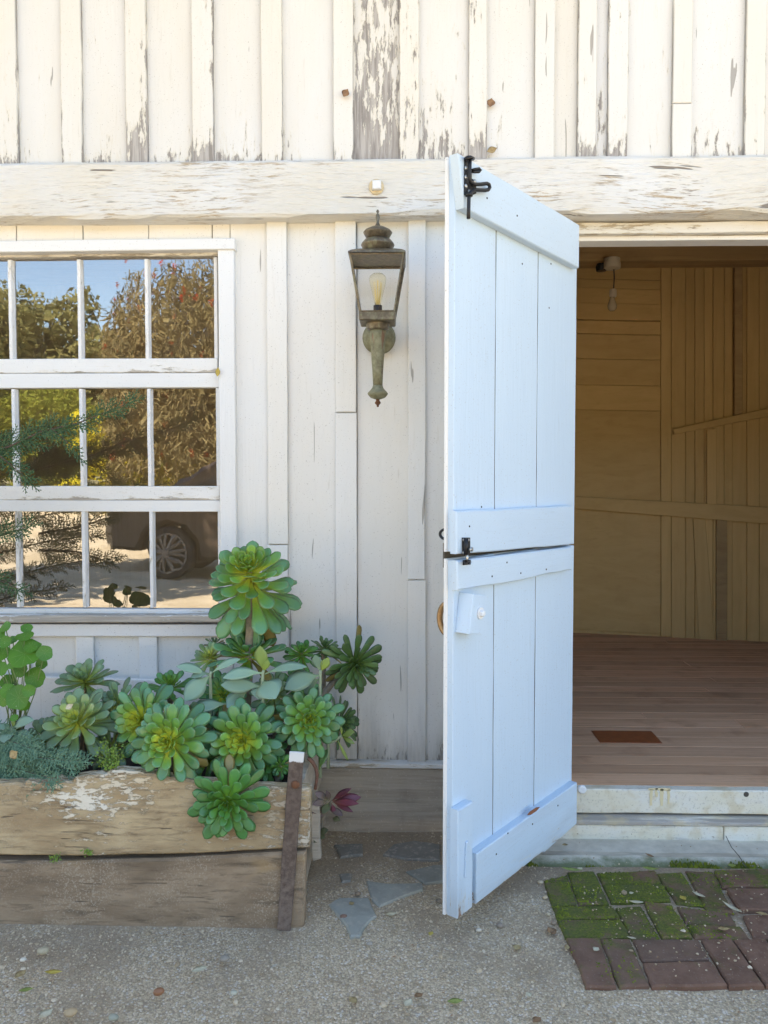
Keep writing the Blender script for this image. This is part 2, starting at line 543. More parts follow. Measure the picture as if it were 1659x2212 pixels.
for i, (a, b) in enumerate(allb):
    k = i - len(left)
    pe = {0: .3, 2: .5, 3: .25, 4: .2, 5: .2, 6: .35, 7: .45, 9: .3, 10: .35}.get(k, .15)
    wr = {1: .7, 2: .8, 3: 1.0, 4: .5, 5: .3, 6: .5, 7: 1.0, 9: .8, 10: .95, 11: .8, 12: .7}.get(k, .4)
    if k == 11:
        zc = Z(230, YU - .02)
        obox("batten", M['paint_v'], siding, a, b, YU - .018, YU - .001, ZBT + .004, zc - .0015, .0025, color=(pe, wr, .15, 1))
        obox("batten", M['paint_v'], siding, a, b - .002, YU - .0175, YU - .001, zc + .0015, ZTOP, .0025, color=(.05, 0, .15, 1))
        continue
    sk = rng.uniform(-.002, .002)
    mb = MB().prism(quad_outline((a - sk, ZTOP), (b - sk, ZTOP), (b + sk, ZBT + .003), (a + sk, ZBT + .003), (2, 9), .0013), 0, .0165, .0028, XZ(YU - .001))
    mb.build("batten", M['paint_v'], siding, color=(pe + .10, wr - .05, rng.uniform(.1, .55), (b - a)/2))

# ---- lower boards
lj = [-310, -175, -95, 45, 187, 327, 463, 501, 600, 771, 900, 1045, 1216]
ljx = [BX0, BX0 + .8, BX0 + 1.6, BX0 + 2.4] + [X(p, 0.0) for p in lj]
ljx = sorted(ljx)
ZLB = Z(1650, 0.0)
ZLT = ZBB + 0.05
wtop, wbot = Z(515, -.03), Z(1380, 0.0)
for i in range(len(ljx) - 1):
    a, b = ljx[i] + .0012, ljx[i+1] - .0012
    c = (rng.uniform(.05, .3), rng.uniform(.8, 1.15), rng.uniform(.1, .5), 1)
    zb = ZLB + rng.uniform(-.004, .006)
    if b < WX0 - .02 or a > WX1 - .01:
        obox("board", M['paint_lo'], siding, a, b, 0.0, .034, zb, ZLT, .002, (2, 7), color=c)
    else:
        obox("board", M['paint_lo'], siding, a, b, 0.0, .034, WZ1 + .005, ZLT, .002, (2, 2), color=(.3, .0, 1, 1))
        obox("board", M['paint_lo'], siding, a, b, 0.0, .034, zb, WZ0 - .005, .002, (2, 4), color=c)
def lbat(p0, p1, y0, y1, col_, prot=.018):
    obox("batten", M['paint_lo'], siding, X(p0, -prot, (y0+y1)/2), X(p1, -prot, (y0+y1)/2), -prot, -.002, Z(y1, -prot), Z(y0, -prot), .0022, (2, 7), .0012, color=col_)
lbat(577, 621, 470, 1176, (.05, 0, .3, 1)); lbat(579, 623, 1178, 1642, (.05, .5, 0, 1))
lbat(724, 769, 470, 890, (.1, 0, .5, 1)); lbat(725, 771, 892, 1641, (.05, .9, .2, 1))
lbat(881, 919, 470, 1252, (.12, .0, .3, 1)); lbat(880, 920, 1254, 1645, (.05, .9, .2, 1))
lbat(165, 203, 1378, 1560, (.1, .3, .1, 1)); lbat(300, 340, 1378, 1560, (.1, .3, .1, 1)); lbat(30, 66, 1378, 1560, (.1, .3, .1, 1))
lbat(1025, 1066, 470, 1645, (.1, .6, .3, 1))

# boards right of the doorway
x = DX1
while x < BX1 - .05:
    b = min(x + .24, BX1)
    obox("board", M['paint_lo'], siding, x + .0012, b - .0012, 0.0, .034, ZLB, ZLT, .002, color=(.1, .8, .3, 1))
    x = b

# ---- hewn beam above the window and door
def beam():
    nx, x0, x1 = 150, BX0, BX1
    mb = MB()
    rows = []
    prof = [(.08, ZBB + .004), (-.02, ZBB), (-.066, ZBB + .002), (-.075, ZBB + .012), (-.0755, ZBB + .05), (-.076, ZBB + .10), (-.075, ZBB + .15), (-.0745, ZBT - .012), (-.066, ZBT - .002), (.02, ZBT), ]
    for i in range(nx + 1):
        xx = x0 + (x1 - x0) * i / nx
        r0 = []
        for j, (yy, zz) in enumerate(prof):
            e = .5 if j in (0, 9) else 1
            n1 = mnoise.noise(Vector((xx*2.2, j*.35, 3.1)))
            n2 = mnoise.noise(Vector((xx*9, j*.8, 9.7)))
            dz = (n1*.006 + n2*.0035) * e
            dy = (n1*.004 + n2*.003) * e
            if j in (2, 3) and n2 > .25: dz += .008
            r0.append((xx, yy + dy, zz + dz))
        # adze scar low on the left
        rows.append(mb.add(r0, []))
    m = len(prof)
    for i in range(nx):
        for j in range(m - 1):
            mb.f.append((rows[i]+j, rows[i+1]+j, rows[i+1]+j+1, rows[i]+j+1))
    mb.f.append(tuple(rows[0]+j for j in range(m)))
    mb.f.append(tuple(rows[-1]+j for j in reversed(range(m))))
    return mb.build("beam", M['beam'], barn, origin=Vector((0, 0, ZBB)))
bm_ = beam()
# square nut on a round washer
c = P(813, 404, -.079)
mb = MB().lathe([(.027, 0), (.027, .003), (.025, .005)], c, (0, -1, 0), 24)
wsh = mb.build("washer", simple("stained_washer", (0.70, 0.57, 0.36), .6, 0, 60, .35), bm_)
mb = MB().prism([(c.x + a*.0155 + .002, c.z + b*.0155 + .001) for a, b in ((-1, -1.02), (1, -1), (.96, 1.05), (-1.0, 1))], .004, .022, .003, XZ(c.y))
mb.build("square_nut", M['white_knob'], bm_)

# ---- window
WF = MB()
YG = 0.022
for (a, b, c_, d) in ((WX0 - .0, WX0 + .02, WZ0, WZ1), (WX1 - .012, WX1 + .01, WZ0, WZ1), (WX0, WX1, WZ1 - .008, WZ1 + .004), (WX0, WX1, WZ0 - .004, WZ0 + .008)):
    WF.box(a, b, 0.008, 0.105, c_, d)
win = WF.build("window", M['paint_trim'], barn)
def trim(name, p0, p1, y0, y1, yf, yb, mat='paint_trim', colr=None, seg=(5, 2), par=None, jit=.0009, bev=.0022):
    a, b = X(p0, yf, (y0+y1)/2), X(p1, yf, (y0+y1)/2)
    return obox(name, M[mat], par or win, a, b, yf, yb, Z(y1, yf, (p0+p1)/2), Z(y0, yf, (p0+p1)/2), bev, seg, jit, color=colr or (.1, .1, .1, 1))
# head casing falls a little to the left, side casing, apron, sill
def tilted(name, pts, yf, yb, mat, colr, seg=(6, 2), bev=.0025, jit=.0009):
    q = [P(px, py, yf) for px, py in pts]
    mb = MB().prism(quad_outline(*[(v.x, v.z) for v in q], seg, jit), 0, yb - yf, bev, XZ(yb))
    return mb.build(name, M[mat], win, color=colr)
tilted("head_casing", [(-330, 524), (507, 514), (507, 538), (-330, 549)], -.038, -.001, 'paint_trim', (.15, .2, .2, 1))
tilted("side_casing", [(470, 539), (505, 539), (512, 1346), (477, 1346)], -.030, -.0005, 'paint_trim_v', (.1, .1, .1, 1), (2, 8))
tilted("side_casing", [(-325, 550), (-290, 550), (-284, 1346), (-319, 1346)], -.030, -.0005, 'paint_trim_v', (.1, .1, .1, 1), (2, 8))
tilted("sill", [(-322, 1330), (479, 1329), (481, 1345), (-322, 1347)], -.048, .02, 'paint_trim', (1.1, .6, .1, 1), (10, 2), .004)
tilted("apron", [(-322, 1349), (482, 1349), (482, 1375), (-322, 1375)], -.026, -.0005, 'paint_trim', (.2, .2, .1, 1))
# sashes: three rows; muntin centres measured per row
rows = [(555, 775, (22, 171, 317), 462, 541, 806), (838, 1050, (30, 176, 322), 467, 806.5, 1080), (1105, 1315, (38, 181, 327), 471, 1080.5, 1331)]
pitchx = (147, 146, 145)
YS = 0.004
for ri, (g0, g1, mc, re_, s0, s1) in enumerate(rows):
    cs = [mc[0] - 2*pitchx[ri], mc[0] - pitchx[ri]] + list(mc)
    le = mc[0] - 2*pitchx[ri] - 20
    cc = (.25 if ri != 1 else .45, .8, .2, 1)
    trim("sash_rail", le - 10, re_ + 8, s0, g0, YS, YS + .035, colr=(.75 if ri == 0 else .25, .2, .8 if ri == 0 else .1, 1))
    trim("sash_rail", le - 10, re_ + 8, g1, s1, YS - .001, YS + .034, colr=cc)
    trim("sash_stile", re_, re_ + 8, g0, g1, YS + .001, YS + .035, 'paint_trim_v', (.1, .1, .1, 1), (1, 4))
    trim("sash_stile", le - 10, le, g0, g1, YS + .001, YS + .035, 'paint_trim_v', (.1, .1, .1, 1), (1, 4))
    for c in cs:
        a, b = X(c - 6.2, YS, (g0+g1)/2), X(c + 6.2, YS, (g0+g1)/2)
        z0, z1 = Z(g1, YS), Z(g0, YS)
        mb = MB()   # muntin with putty slopes
        xm = (a + b) / 2
        hw = (b - a) / 2
        nseg = 7
        rr = []
        for k in range(nseg + 1):
            zz = z0 + (z1 - z0) * k / nseg
            j = rng.uniform(-.0008, .0008)
            rr.append(mb.add([(xm - hw*1.0 + j, YG + .001, zz), (xm - hw*.55 + j, YS, zz), (xm + hw*.55 + j, YS, zz), (xm + hw*1.0 + j, YG + .001, zz)], []))
        for k in range(nseg):
            for q in range(3):
                mb.f.append((rr[k]+q, rr[k]+q+1, rr[k+1]+q+1, rr[k+1]+q))
        mb.build("muntin", M['paint_trim_v'], win, color=(.75, .1, .1, 1))
    edges = [le] + cs + [re_]
    for k in range(len(edges) - 1):
        a, b = X(edges[k], YG, (g0+g1)/2), X(edges[k+1], YG, (g0+g1)/2)
        z0, z1 = Z(g1 + 2, YG), Z(g0 - 2, YG)
        t1, t2 = rng.uniform(-.0009, .0009), rng.uniform(-.0009, .0009)
        mb = MB()
        mb.add([(a, YG - t1 + t2, z0), (b, YG + t1 + t2, z0), (b, YG + t1 - t2, z1), (a, YG - t1 - t2, z1)], [(0, 1, 2, 3)])
        mb.build("pane", M['pane'], win, recalc=False)

# ---- skirt board and foot of the wall
q = [P(690, 1657, -.035), P(1214, 1664, -.035), P(1214, 1806, -.035), P(690, 1797, -.035)]
mb = MB().prism(quad_outline((BX0 + 2, q[0].z - .004), (q[1].x, q[1].z), (q[2].x, q[2].z - .03), (BX0 + 2, q[3].z - .03), (12, 2), .002), 0, .035, .004, XZ(0.0))
mb.build("skirt_board", M['skirt'], barn)
q = [P(690, 1648, -.045), P(1214, 1655, -.045), P(1214, 1664, -.045), P(690, 1657, -.045)]
mb = MB().prism(quad_outline((BX0 + 2, q[0].z), (q[1].x, q[1].z), (q[2].x, q[2].z), (BX0 + 2, q[3].z), (14, 1), .0015), 0, .046, .002, XZ(0.001))
mb.build("drip_cap", M['paint_h'], barn, color=(.5, .5, .1, 1))
mb = MB().box(DX1 + .002, BX1, -.035, .0, -.03, ZLB - .002)
mb.build("skirt_board", M['skirt'], barn)

# ---- doorway: jamb, head trim, threshold
obox("door_jamb", M['paint_trim_v'], barn, DX0 - .002, DX0 + .022, -.001, .12, ZFL, DZ1 + .02, .002, color=(.1, .1, .2, 1))
obox("door_jamb", M['paint_trim_v'], barn, DX1 - .022, DX1 + .002, -.001, .12, ZFL, DZ1 + .02, .002, color=(.1, .1, .2, 1))
mb = MB().prism(rect(DX0 - .05, DX1 + .05, Z(508, .0), Z(484, .0), (14, 1), .002), 0, .032, .003, XZ(.034))
mb.build("head_trim", M['paint_h'], barn, color=(.75, .2, 1, 1))
mb = MB().prism(rect(DX0 + .0225, DX1 - .0225, Z(524, .03), Z(508, .0) - .001, (10, 1), .0008), 0, .075, .002, XZ(.105))
mb.build("lintel", M['paint_trim'], barn, color=(.2, .2, .4, 1))

def sill_mat():
    T = NT("worn_threshold_paint")
    v = T.coord(True)
    gv = T.scaled(v, (.12, 1, 1))
    n = T.noise(gv, 30, 6, .65)
    b = T.noise(T.scaled(v, (.5, 1, 1)), 9, 5, .6)
    c = T.mix(T.step(b, .35, .7), (0.76, 0.69, 0.53), (0.78, 0.74, 0.65))
    oi = T.n("ShaderNodeObjectInfo"); oc = sepz(T, oi.outputs["Color"])
    m = T.step(T.math('ADD', T.math('MULTIPLY', n, .7), T.math('MULTIPLY', oc[0], .3)), .43, .60)
    c = T.mix(T.math('MULTIPLY', m, .8), c, (0.30, 0.26, 0.23))
    sp = T.step(T.noise(v, 120, 4, .7), .55, .68)
    c = T.mix(T.math('MULTIPLY', sp, .38), c, (0.30, 0.24, 0.17))
    st = T.step(T.noise(v, 14, 3, .5), .50, .70)
    c = T.mix(T.math('MULTIPLY', st, .6), c, (0.62, 0.50, 0.30))
    return T.pbr(c, .7, T.bump(T.math('ADD', n, sp), .5, .002))
M['sill'] = sill_mat()
zt0, zt1 = Z(1752, 0.0), ZFL
mb = MB().prism(rect(DX0 - .02, DX1 + .02, zt0 + .001, zt1 - .001, (14, 1), .0016), 0, .04, .004, XZ(.04))
thr = mb.build("threshold", M['sill'], barn, color=(.1, 0, 0, 1))
zl = Z(1768, -.05); zg = Z(1810, -.05)
mb = MB().prism(rect(DX0 - .03, DX1 + .05, zl - .0165, zl + .0, (14, 1), .0016), 0, .09, .004, XZ(.04))
mb.build("weather_ledge", M['sill'], barn, color=(.75, 0, 0, 1))
xa = X(1565, -.05, 1790)
for a, b in ((DX0 - .03, xa - .0015), (xa + .0015, DX1 + .06)):
    mb = MB().prism(rect(a, b, zg - .03, zl - .0185, (9, 1), .0015), 0, .082, .003, XZ(.037))
    mb.build("sill_board", M['sill'], barn, color=(.25, 0, 0, 1))
# dried yellow drips and a knot on the threshold
drip = simple("yellow_paint_drip", (0.72, 0.60, 0.36), .6)
for (px, y0, y1, hw) in ((1407, 1704, 1741, 3.2), (1430, 1704, 1741, 3.0), (1445, 1705, 1737, 3), (1419, 1703, 1722, 2.4), (1425, 1703, 1708, 24)):
    a, b = P(px - hw, y0, -.0025), P(px + hw, y1, -.0025)
    mb = MB().prism(quad_outline((a.x, a.z), (b.x, a.z), (b.x - .001, b.z), (a.x + .001, b.z), (3, 5), .0028), 0, .0009, .0003, XZ(-.0005))
    mb.build("drip", drip, thr)
c = P(1612, 1716, -.0005)
MB().lathe([(.010, 0), (.008, .0016), (.003, .0018)], c, (0, -1, 0), 12).build("knot", M['dark'], thr)
c = P(1257, 1705, -.006)
MB().lathe([(.016, -.003), (.016, .004), (.012, .007)], c, (0, -1, 0), 14).build("door_stop", M['white_knob'], thr)

# ---- interior floor
mb = MB().box(BX0 + .1, BX1 - .1, .042, 6.3, ZFL - .10, ZFL - .022)
fl = mb.build("floor", M['dark'], barn)
y = .0425
pr = random.Random(3)
while y < 4.6:
    wd = pr.uniform(.095, .15)
    splits = [BX0 + .1, pr.uniform(-1.5, -.6), pr.choice([pr.uniform(1.0, 2.6), 3.3]), BX1 - .1]
    for a, b in zip(splits[:-1], splits[1:]):
        z1 = ZFL + pr.uniform(-.0004, .0003)
        mb = MB().prism(rect(a + .001, b - .001, y + .0014, y + wd - .0014, (6, 1), .0010, pr), ZFL - .0215, z1, .0005, XY)
        mb.build("plank", M['floor'], fl)
    y += wd
# rust-coloured plate let into the boards
pl = [G(px, py, ZFL + .003) for px, py in ((1277, 1578), (1407, 1579), (1431, 1605), (1296, 1603))]
mb = MB().prism([(v.x, v.y) for v in pl], ZFL + .0015, ZFL + .0032, .0006, XY)
mb.build("patch_plate", simple("rust_red_plate", (0.30, 0.085, 0.03), .5, .1, 40, .35), fl)

# ---- interior back wall
WA, WB = Vector((1.30, 2.93, 0)), Vector((2.75, 2.62, 0))
wdir = (WB - WA).normalized()
wnor = Vector((wdir.y, -wdir.x, 0)).normalized()
def wl(px, py):
    p = Q(px, py, WA, wnor)
    return ((p - WA).dot(wdir), p.z)
def wmap(a, b, h):
    p = WA + wdir * a + wnor * h
    return (p.x, p.y, b)
ZC = 2.98
mb = MB().prism([(-6.6, ZFL - .02), (4.9, ZFL - .02), (4.9, ZC), (-6.6, ZC)], -.10, -.012, .001, wmap)
iw = mb.build("interior_wall", M['tan_v'], barn)
def ib(name, pts, h0, h1, mat, seg=(2, 3), bev=.002):
    q = [wl(px, py) for px, py in pts]
    MB().prism(quad_outline(*q, seg, .0012), h0, h1, bev, wmap).build(name, M[mat], iw)
hl = [(540, 542), (573, 575), (603, 606), (620, 626), (655, 659), (692, 695), (721, 724), (775, 778), (832, 834), (886, 888), (1072, 1088), (1352, 1370)]
for (l0, r0), (l1, r1) in zip(hl[:-1], hl[1:]):
    th = .001 + rng.uniform(0, .006)
    if l0 == 655: th = .030
    ib("board", [(1040, l0 - 4), (1427, r0 + .4), (1427, r1 - .4), (1040, l1 - 5)], -.012, th, 'tan_h')
ib("post", [(1427.5, 530), (1449, 530), (1449, 1374), (1427.5, 1372)], -.012, .018, 'tan_v', (1, 6))
vx = [1449.5, 1481, 1501, 1521, 1540, 1564, 1582, 1613, 1640, 1672, 1705, 1745, 1790, 1840, 1890, 1950]
for k, (a, b) in enumerate(zip(vx[:-1], vx[1:])):
    th = [.004, -.002, .003, .0, .004, .002, -.010, .006, .001, .004][k % 10]
    ib("board", [(a + .5, 530), (b - .5, 530), (b - .5, 1400), (a + .5, 1396)], -.012, th, 'tan_v', (1, 5))
ib("post", [(1584, 530), (1601, 530), (1601, 894), (1584, 898)], -.010, .05, 'tan_dark', (1, 4))
ib("brace", [(1452, 928), (1700, 873), (1700, 892), (1455, 939)], .006, .05, 'tan_h', (6, 1))
ib("post", [(1525, 930), (1546, 926), (1546, 1101), (1525, 1099)], .006, .035, 'tan_v', (1, 4))
ib("rail", [(1040, 1061), (1760, 1101), (1760, 1139), (1040, 1082)], .0065, .045, 'tan_h', (8, 1))
ib("post", [(1546, 1112), (1569, 1116), (1569, 1392), (1546, 1390)], .006, .03, 'tan_dark', (1, 4))
ib("post", [(1496, 1110), (1522, 1112), (1543, 1386), (1510, 1384)], .006, .014, 'tan_v', (1, 4))
# beam under the ceiling, ceiling boards, side walls
BB = Z(572, 2.35)
obox("interior_beam", M['tan_dark'], barn, BX0 + .12, BX1 - .12, 2.30, 2.47, BB, Z(533, 2.30), .004, (6, 2))
mb = MB().box(BX0 + .1, BX1 - .1, .10, 6.3, ZC, ZC + .03)
ce = mb.build("ceiling", M['tan_dark'], barn)
x = BX0 + .15
while x < BX1 - .2:
    wd = rng.uniform(.13, .17)
    if -2.2 < x < 3.6:
        MB().box(x, x + wd - .006, .105, 6.2, ZC - .016, ZC - .001).build("ceiling_board", M['tan_dark'], ce)
    x += wd
# far walls and roof keep the sun out and throw the barn's shade over the yard
mb = MB()
mb.box(BX0, BX0 + .1, .10, BD, 0, ZTOP); mb.box(BX1 - .1, BX1, .10, BD, 0, ZTOP); mb.box(BX0, BX1, BD, BD + .1, 0, ZTOP)
mb.build("outer_wall", M['paint_v'], barn, color=(.1, .3, .3, 1))
mb = MB()
EX = .62
rz = ZTOP + .9
sl = (rz - ZTOP) / (BD / 2)
mb.add([(BX0-.4, -EX, ZTOP - .10), (BX1+.4, -EX, ZTOP - .10), (BX1+.4, BD/2, rz), (BX0-.4, BD/2, rz), (BX1+.4, BD+EX, ZTOP - .10), (BX0-.4, BD+EX, ZTOP - .10),
        (BX0-.4, -EX, ZTOP - .02), (BX1+.4, -EX, ZTOP - .02), (BX1+.4, BD/2, rz + .09), (BX0-.4, BD/2, rz + .09), (BX1+.4, BD+EX, ZTOP - .02), (BX0-.4, BD+EX, ZTOP - .02)],
       [(0, 1, 2, 3), (3, 2, 4, 5), (6, 9, 8, 7), (9, 11, 10, 8), (0, 6, 7, 1), (5, 4, 10, 11), (0, 3, 9, 6), (3, 5, 11, 9), (1, 7, 8, 2), (2, 8, 10, 4)])
mb.build("roof", M['roof'], barn)

# ================================================================ SPLIT DOOR
HX = X(1247, -.03, 1400)
H0 = Vector((HX, -.03, 0))
pn = P(978, 1150, -.675)
FE = Vector((pn.x, -.675, 0))
du = (FE - H0); DWID = du.length; du.normalize()
dn = Vector((-du.y, du.x, 0))
if dn.dot(CAM - H0) < 0: dn = -dn
def D(px, py, h=0.0):
    p = Q(px, py, H0 + dn*h, dn)
    return ((p - H0).dot(du), p.z)
def dmap(a, b, h):
    p = H0 + du*a + dn*h
    return Vector((p.x, p.y, b))
ZD0 = (D(1246, 1770)[1] + D(968, 1988)[1]) / 2
ZD1 = (D(1250, 490)[1] + D(968, 322)[1]) / 2
ang = math.atan2(-du.y, -du.x)        # local x axis runs from the free edge to the hinge
def dbuild(mb, name, mat, parent, color=None, smooth=False, seam_sides=None):
    """mesh with its own axes along the door so that the grain follows the boards"""
    zs = min(v.z for v in mb.v)
    cen = sum((v for v in mb.v), Vector()) / len(mb.v)
    org = Vector((cen.x, cen.y, zs))
    rot = Matrix.Rotation(-ang, 3, 'Z')
    for i, v in enumerate(mb.v): mb.v[i] = rot @ (v - org)
    me = mb.mesh(name, (0, 0, 0), smooth)
    me.materials.append(M[mat] if isinstance(mat, str) else mat)
    if seam_sides is not None:      # plank edges inside the joints were never painted
        me.materials.append(M['dark'])
        for pg in me.polygons:
            nx = pg.normal.x
            if (nx > .8 and seam_sides != 0) or (nx < -.8 and seam_sides != 2): pg.material_index = 1
    o = bpy.data.objects.new(name, me)
    col.objects.link(o)
    if color: o.color = color
    if parent is barn or parent is None:
        o.rotation_euler = (0, 0, ang)
        o.location = org - (WLOC[barn.name] if parent else Vector())
        WLOC[o.name] = org
    else:
        o.location = rot @ (org - WLOC[parent.name])
        WLOC[o.name] = org
    if parent: o.parent = parent
    return o
def dpr(out, h0, h1, bev=.002):
    return MB().prism(out, h0, h1, bev, dmap)
dsL, dsR = D(970, 1206), D(1233, 1178)
s1, s2 = D(1069, 1100)[0], D(1159, 1100)[0]
uh = D(1240, 1200)[0]
DT = .014
def seam(u):     # the split between the leaves drops towards the free edge
    t = (u - dsR[0]) / (dsL[0] - dsR[0])
    return dsR[1] + (dsL[1] - dsR[1]) * t
leafU = dbuild(dpr([(uh + .002, seam(uh) + .006), (DWID, seam(DWID) + .016), (DWID, ZD1 - .004), (uh + .002, ZD1 - .006)], -.030, -DT - .005, .003), "upper_door_leaf", 'paint_trim_v', barn, (.1, .1, .2, 1))
leafL = dbuild(dpr([(uh + .002, ZD0 + .004), (DWID, ZD0), (DWID, seam(DWID) - .004), (uh + .002, seam(uh) - .001)], -.030, -DT - .005, .003), "lower_door_leaf", 'paint_trim_v', barn, (.1, .1, .2, 1))
# dark strip painting in the shade of the gap between the two leaves
dbuild(dpr([(uh + .004, seam(uh) - .03), (DWID - .004, seam(DWID) - .03), (DWID - .004, seam(DWID) + .04), (uh + .004, seam(uh) + .04)], -.036, -.0305, .001), "gap_shade_strip", 'dark', leafL)
cuts = [uh, s2, s1, DWID]
for k in range(3):
    a, b = cuts[k] + (.0026 if k else 0), cuts[k+1] - (.0026 if k < 2 else .004)
    cU = (.15, .1, .1, 1)
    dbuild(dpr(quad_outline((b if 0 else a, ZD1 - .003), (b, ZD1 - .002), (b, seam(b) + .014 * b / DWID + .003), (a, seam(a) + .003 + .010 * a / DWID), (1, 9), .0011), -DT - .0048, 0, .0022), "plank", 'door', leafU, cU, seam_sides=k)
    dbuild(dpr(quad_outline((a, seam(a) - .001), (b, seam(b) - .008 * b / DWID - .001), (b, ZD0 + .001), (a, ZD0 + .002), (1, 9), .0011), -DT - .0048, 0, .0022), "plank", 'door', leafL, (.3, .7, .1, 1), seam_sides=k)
LT = .028
# top ledge
o1 = quad_outline(D(1252, 486, LT), D(990, 330, LT), D(1003, 449, LT), D(1251, 579, LT), (8, 2), .0012)
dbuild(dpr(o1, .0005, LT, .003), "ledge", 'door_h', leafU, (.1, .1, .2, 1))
# lower ledge of the upper leaf
o1 = quad_outline(D(1232, 1092, LT*.6), D(983, 1104, LT*.6), D(983, 1197, LT*.6), D(1232, 1176, LT*.6), (8, 2), .0012)
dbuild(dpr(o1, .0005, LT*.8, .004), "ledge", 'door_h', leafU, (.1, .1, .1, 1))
# waney-edged ledge on top of the lower leaf
tl, tr = D(1233, 1181, LT*.6), D(984, 1211, LT*.6)
low = [(985, 1275), (1010, 1271), (1040, 1266), (1080, 1261), (1120, 1254), (1150, 1247), (1180, 1239), (1205, 1236), (1220, 1232), (1233, 1231)]
pts = [tl, tr] + [D(px, py, LT*.6) for px, py in low]
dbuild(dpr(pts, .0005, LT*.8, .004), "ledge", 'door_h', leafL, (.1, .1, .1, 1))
# bottom ledge and the short upright block at the free edge
zb = ZD0 - .002
bl0 = D(1247, 1690, LT); bl1 = D(1030, 1818, LT)
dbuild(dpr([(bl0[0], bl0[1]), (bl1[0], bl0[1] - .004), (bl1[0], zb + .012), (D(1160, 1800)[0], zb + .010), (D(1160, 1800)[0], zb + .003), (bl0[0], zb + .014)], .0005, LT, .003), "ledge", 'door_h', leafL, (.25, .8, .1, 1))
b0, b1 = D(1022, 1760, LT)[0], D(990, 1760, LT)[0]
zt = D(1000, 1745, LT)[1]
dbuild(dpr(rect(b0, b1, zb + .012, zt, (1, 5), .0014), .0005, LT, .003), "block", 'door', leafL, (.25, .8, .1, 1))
# split sliver on the block, bare wood scar on the ledge
a = D(1004, 1880, LT); b = D(1008, 1818, LT)
dbuild(dpr([(a[0], a[1] - .02), (a[0] + .006, a[1] - .017), (b[0] + .008, b[1]), (b[0], b[1] + .004), (a[0] - .004, a[1] + .02)], LT + .0005, LT + .006, .001), "splinter", 'door', leafL, (.1, .1, .1, 1))
sc_ = [D(px, py, LT) for px, py in ((1138, 1761), (1144, 1753), (1158, 1744), (1166, 1743), (1158, 1752), (1146, 1760))]
dbuild(dpr(sc_, LT + .0002, LT + .0012, .0003), "bare_scar", simple("bare_redwood", (0.30, 0.11, 0.05), .7, 0, 50, .4), leafL)
# nail heads
nails = [(1052, 428), (1117, 466), (1190, 570), (1128, 570), (1186, 665), (1240, 500), (1210, 540), (1040, 1095), (1095, 1215), (1063, 1245), (1125, 1238), (1180, 1230), (1014, 1137), (1072, 1845), (1097, 1800), (1150, 1780), (1205, 1740)]
for px, py in nails:
    led = py < 480 or (1100 < py < 1200) or (1208 < py < 1262) or py > 1735
    h = LT*.8 if led and 1000 < py < 1300 else (LT if led else 0)
    u_, z_ = D(px, py, h)
    mb = MB().lathe([(.0032, 0.0), (.0028, .0011), (.001, .0014)], dmap(u_, z_, h), dn, 7)
    dbuild(mb, "nail", 'black', leafU if py < 1200 else leafL)

# tall black spring bolt on the top ledge
def hp(cx, cy, h): # crop measure -> door space
    u_, z_ = D(929 + cx*.22, 298.6 + cy*.22, h); return dmap(u_, z_, h)
q = [D(929 + cx*.22, 298.6 + cy*.22, LT) for cx, cy in ((332, 205), (365, 188), (420, 192), (428, 215), (395, 225), (400, 395), (445, 430), (445, 545), (385, 572), (330, 555))]
bolt = dbuild(dpr(q, LT + .0005, LT + .004, .001), "spring_bolt", 'black', leafU)
def dsub(mb, name, mat, smooth=False):
    return dbuild(mb, name, mat, leafU, smooth=smooth)
h = LT + .014
path = [(392, 200), (390, 300), (388, 390), (398, 432), (430, 452), (500, 452), (556, 444), (580, 456), (587, 482), (572, 506), (540, 512), (440, 508), (405, 524), (384, 552), (381, 600), (379, 700), (377, 790)]
mb = MB().tube([hp(a, b, h) for a, b in path], .0052, 8)
mb2 = MB().tube([hp(350, 200, LT + .004), hp(365, 192, h), hp(400, 190, h + .006), hp(424, 200, h)], .0055, 6)
mb.add(mb2.v, mb2.f)
for (a, b) in ((384, 556),):
    m3 = MB().lathe([(.010, -.004), (.010, .004)], hp(a, b, h), (0, 0, 1), 10); mb.add(m3.v, m3.f)
dsub(mb, "bolt_rod", 'black', True)
mb = MB().tube([hp(400, 318, LT + .004), hp(440, 305, LT + .016), hp(480, 298, LT + .018), hp(497, 312, LT + .018), hp(480, 330, LT + .018), hp(440, 330, LT + .014), hp(410, 325, LT + .006)], .0042, 6)
dsub(mb, "bolt_eye", 'black', True)
for a, b in ((350, 295), (350, 383), (350, 470), (382, 525), (436, 425)):
    dsub(MB().lathe([(.0062, 0), (.0052, .003), (.002, .004)], hp(a, b, LT + .004), dn, 10), "screw", 'zinc', True)
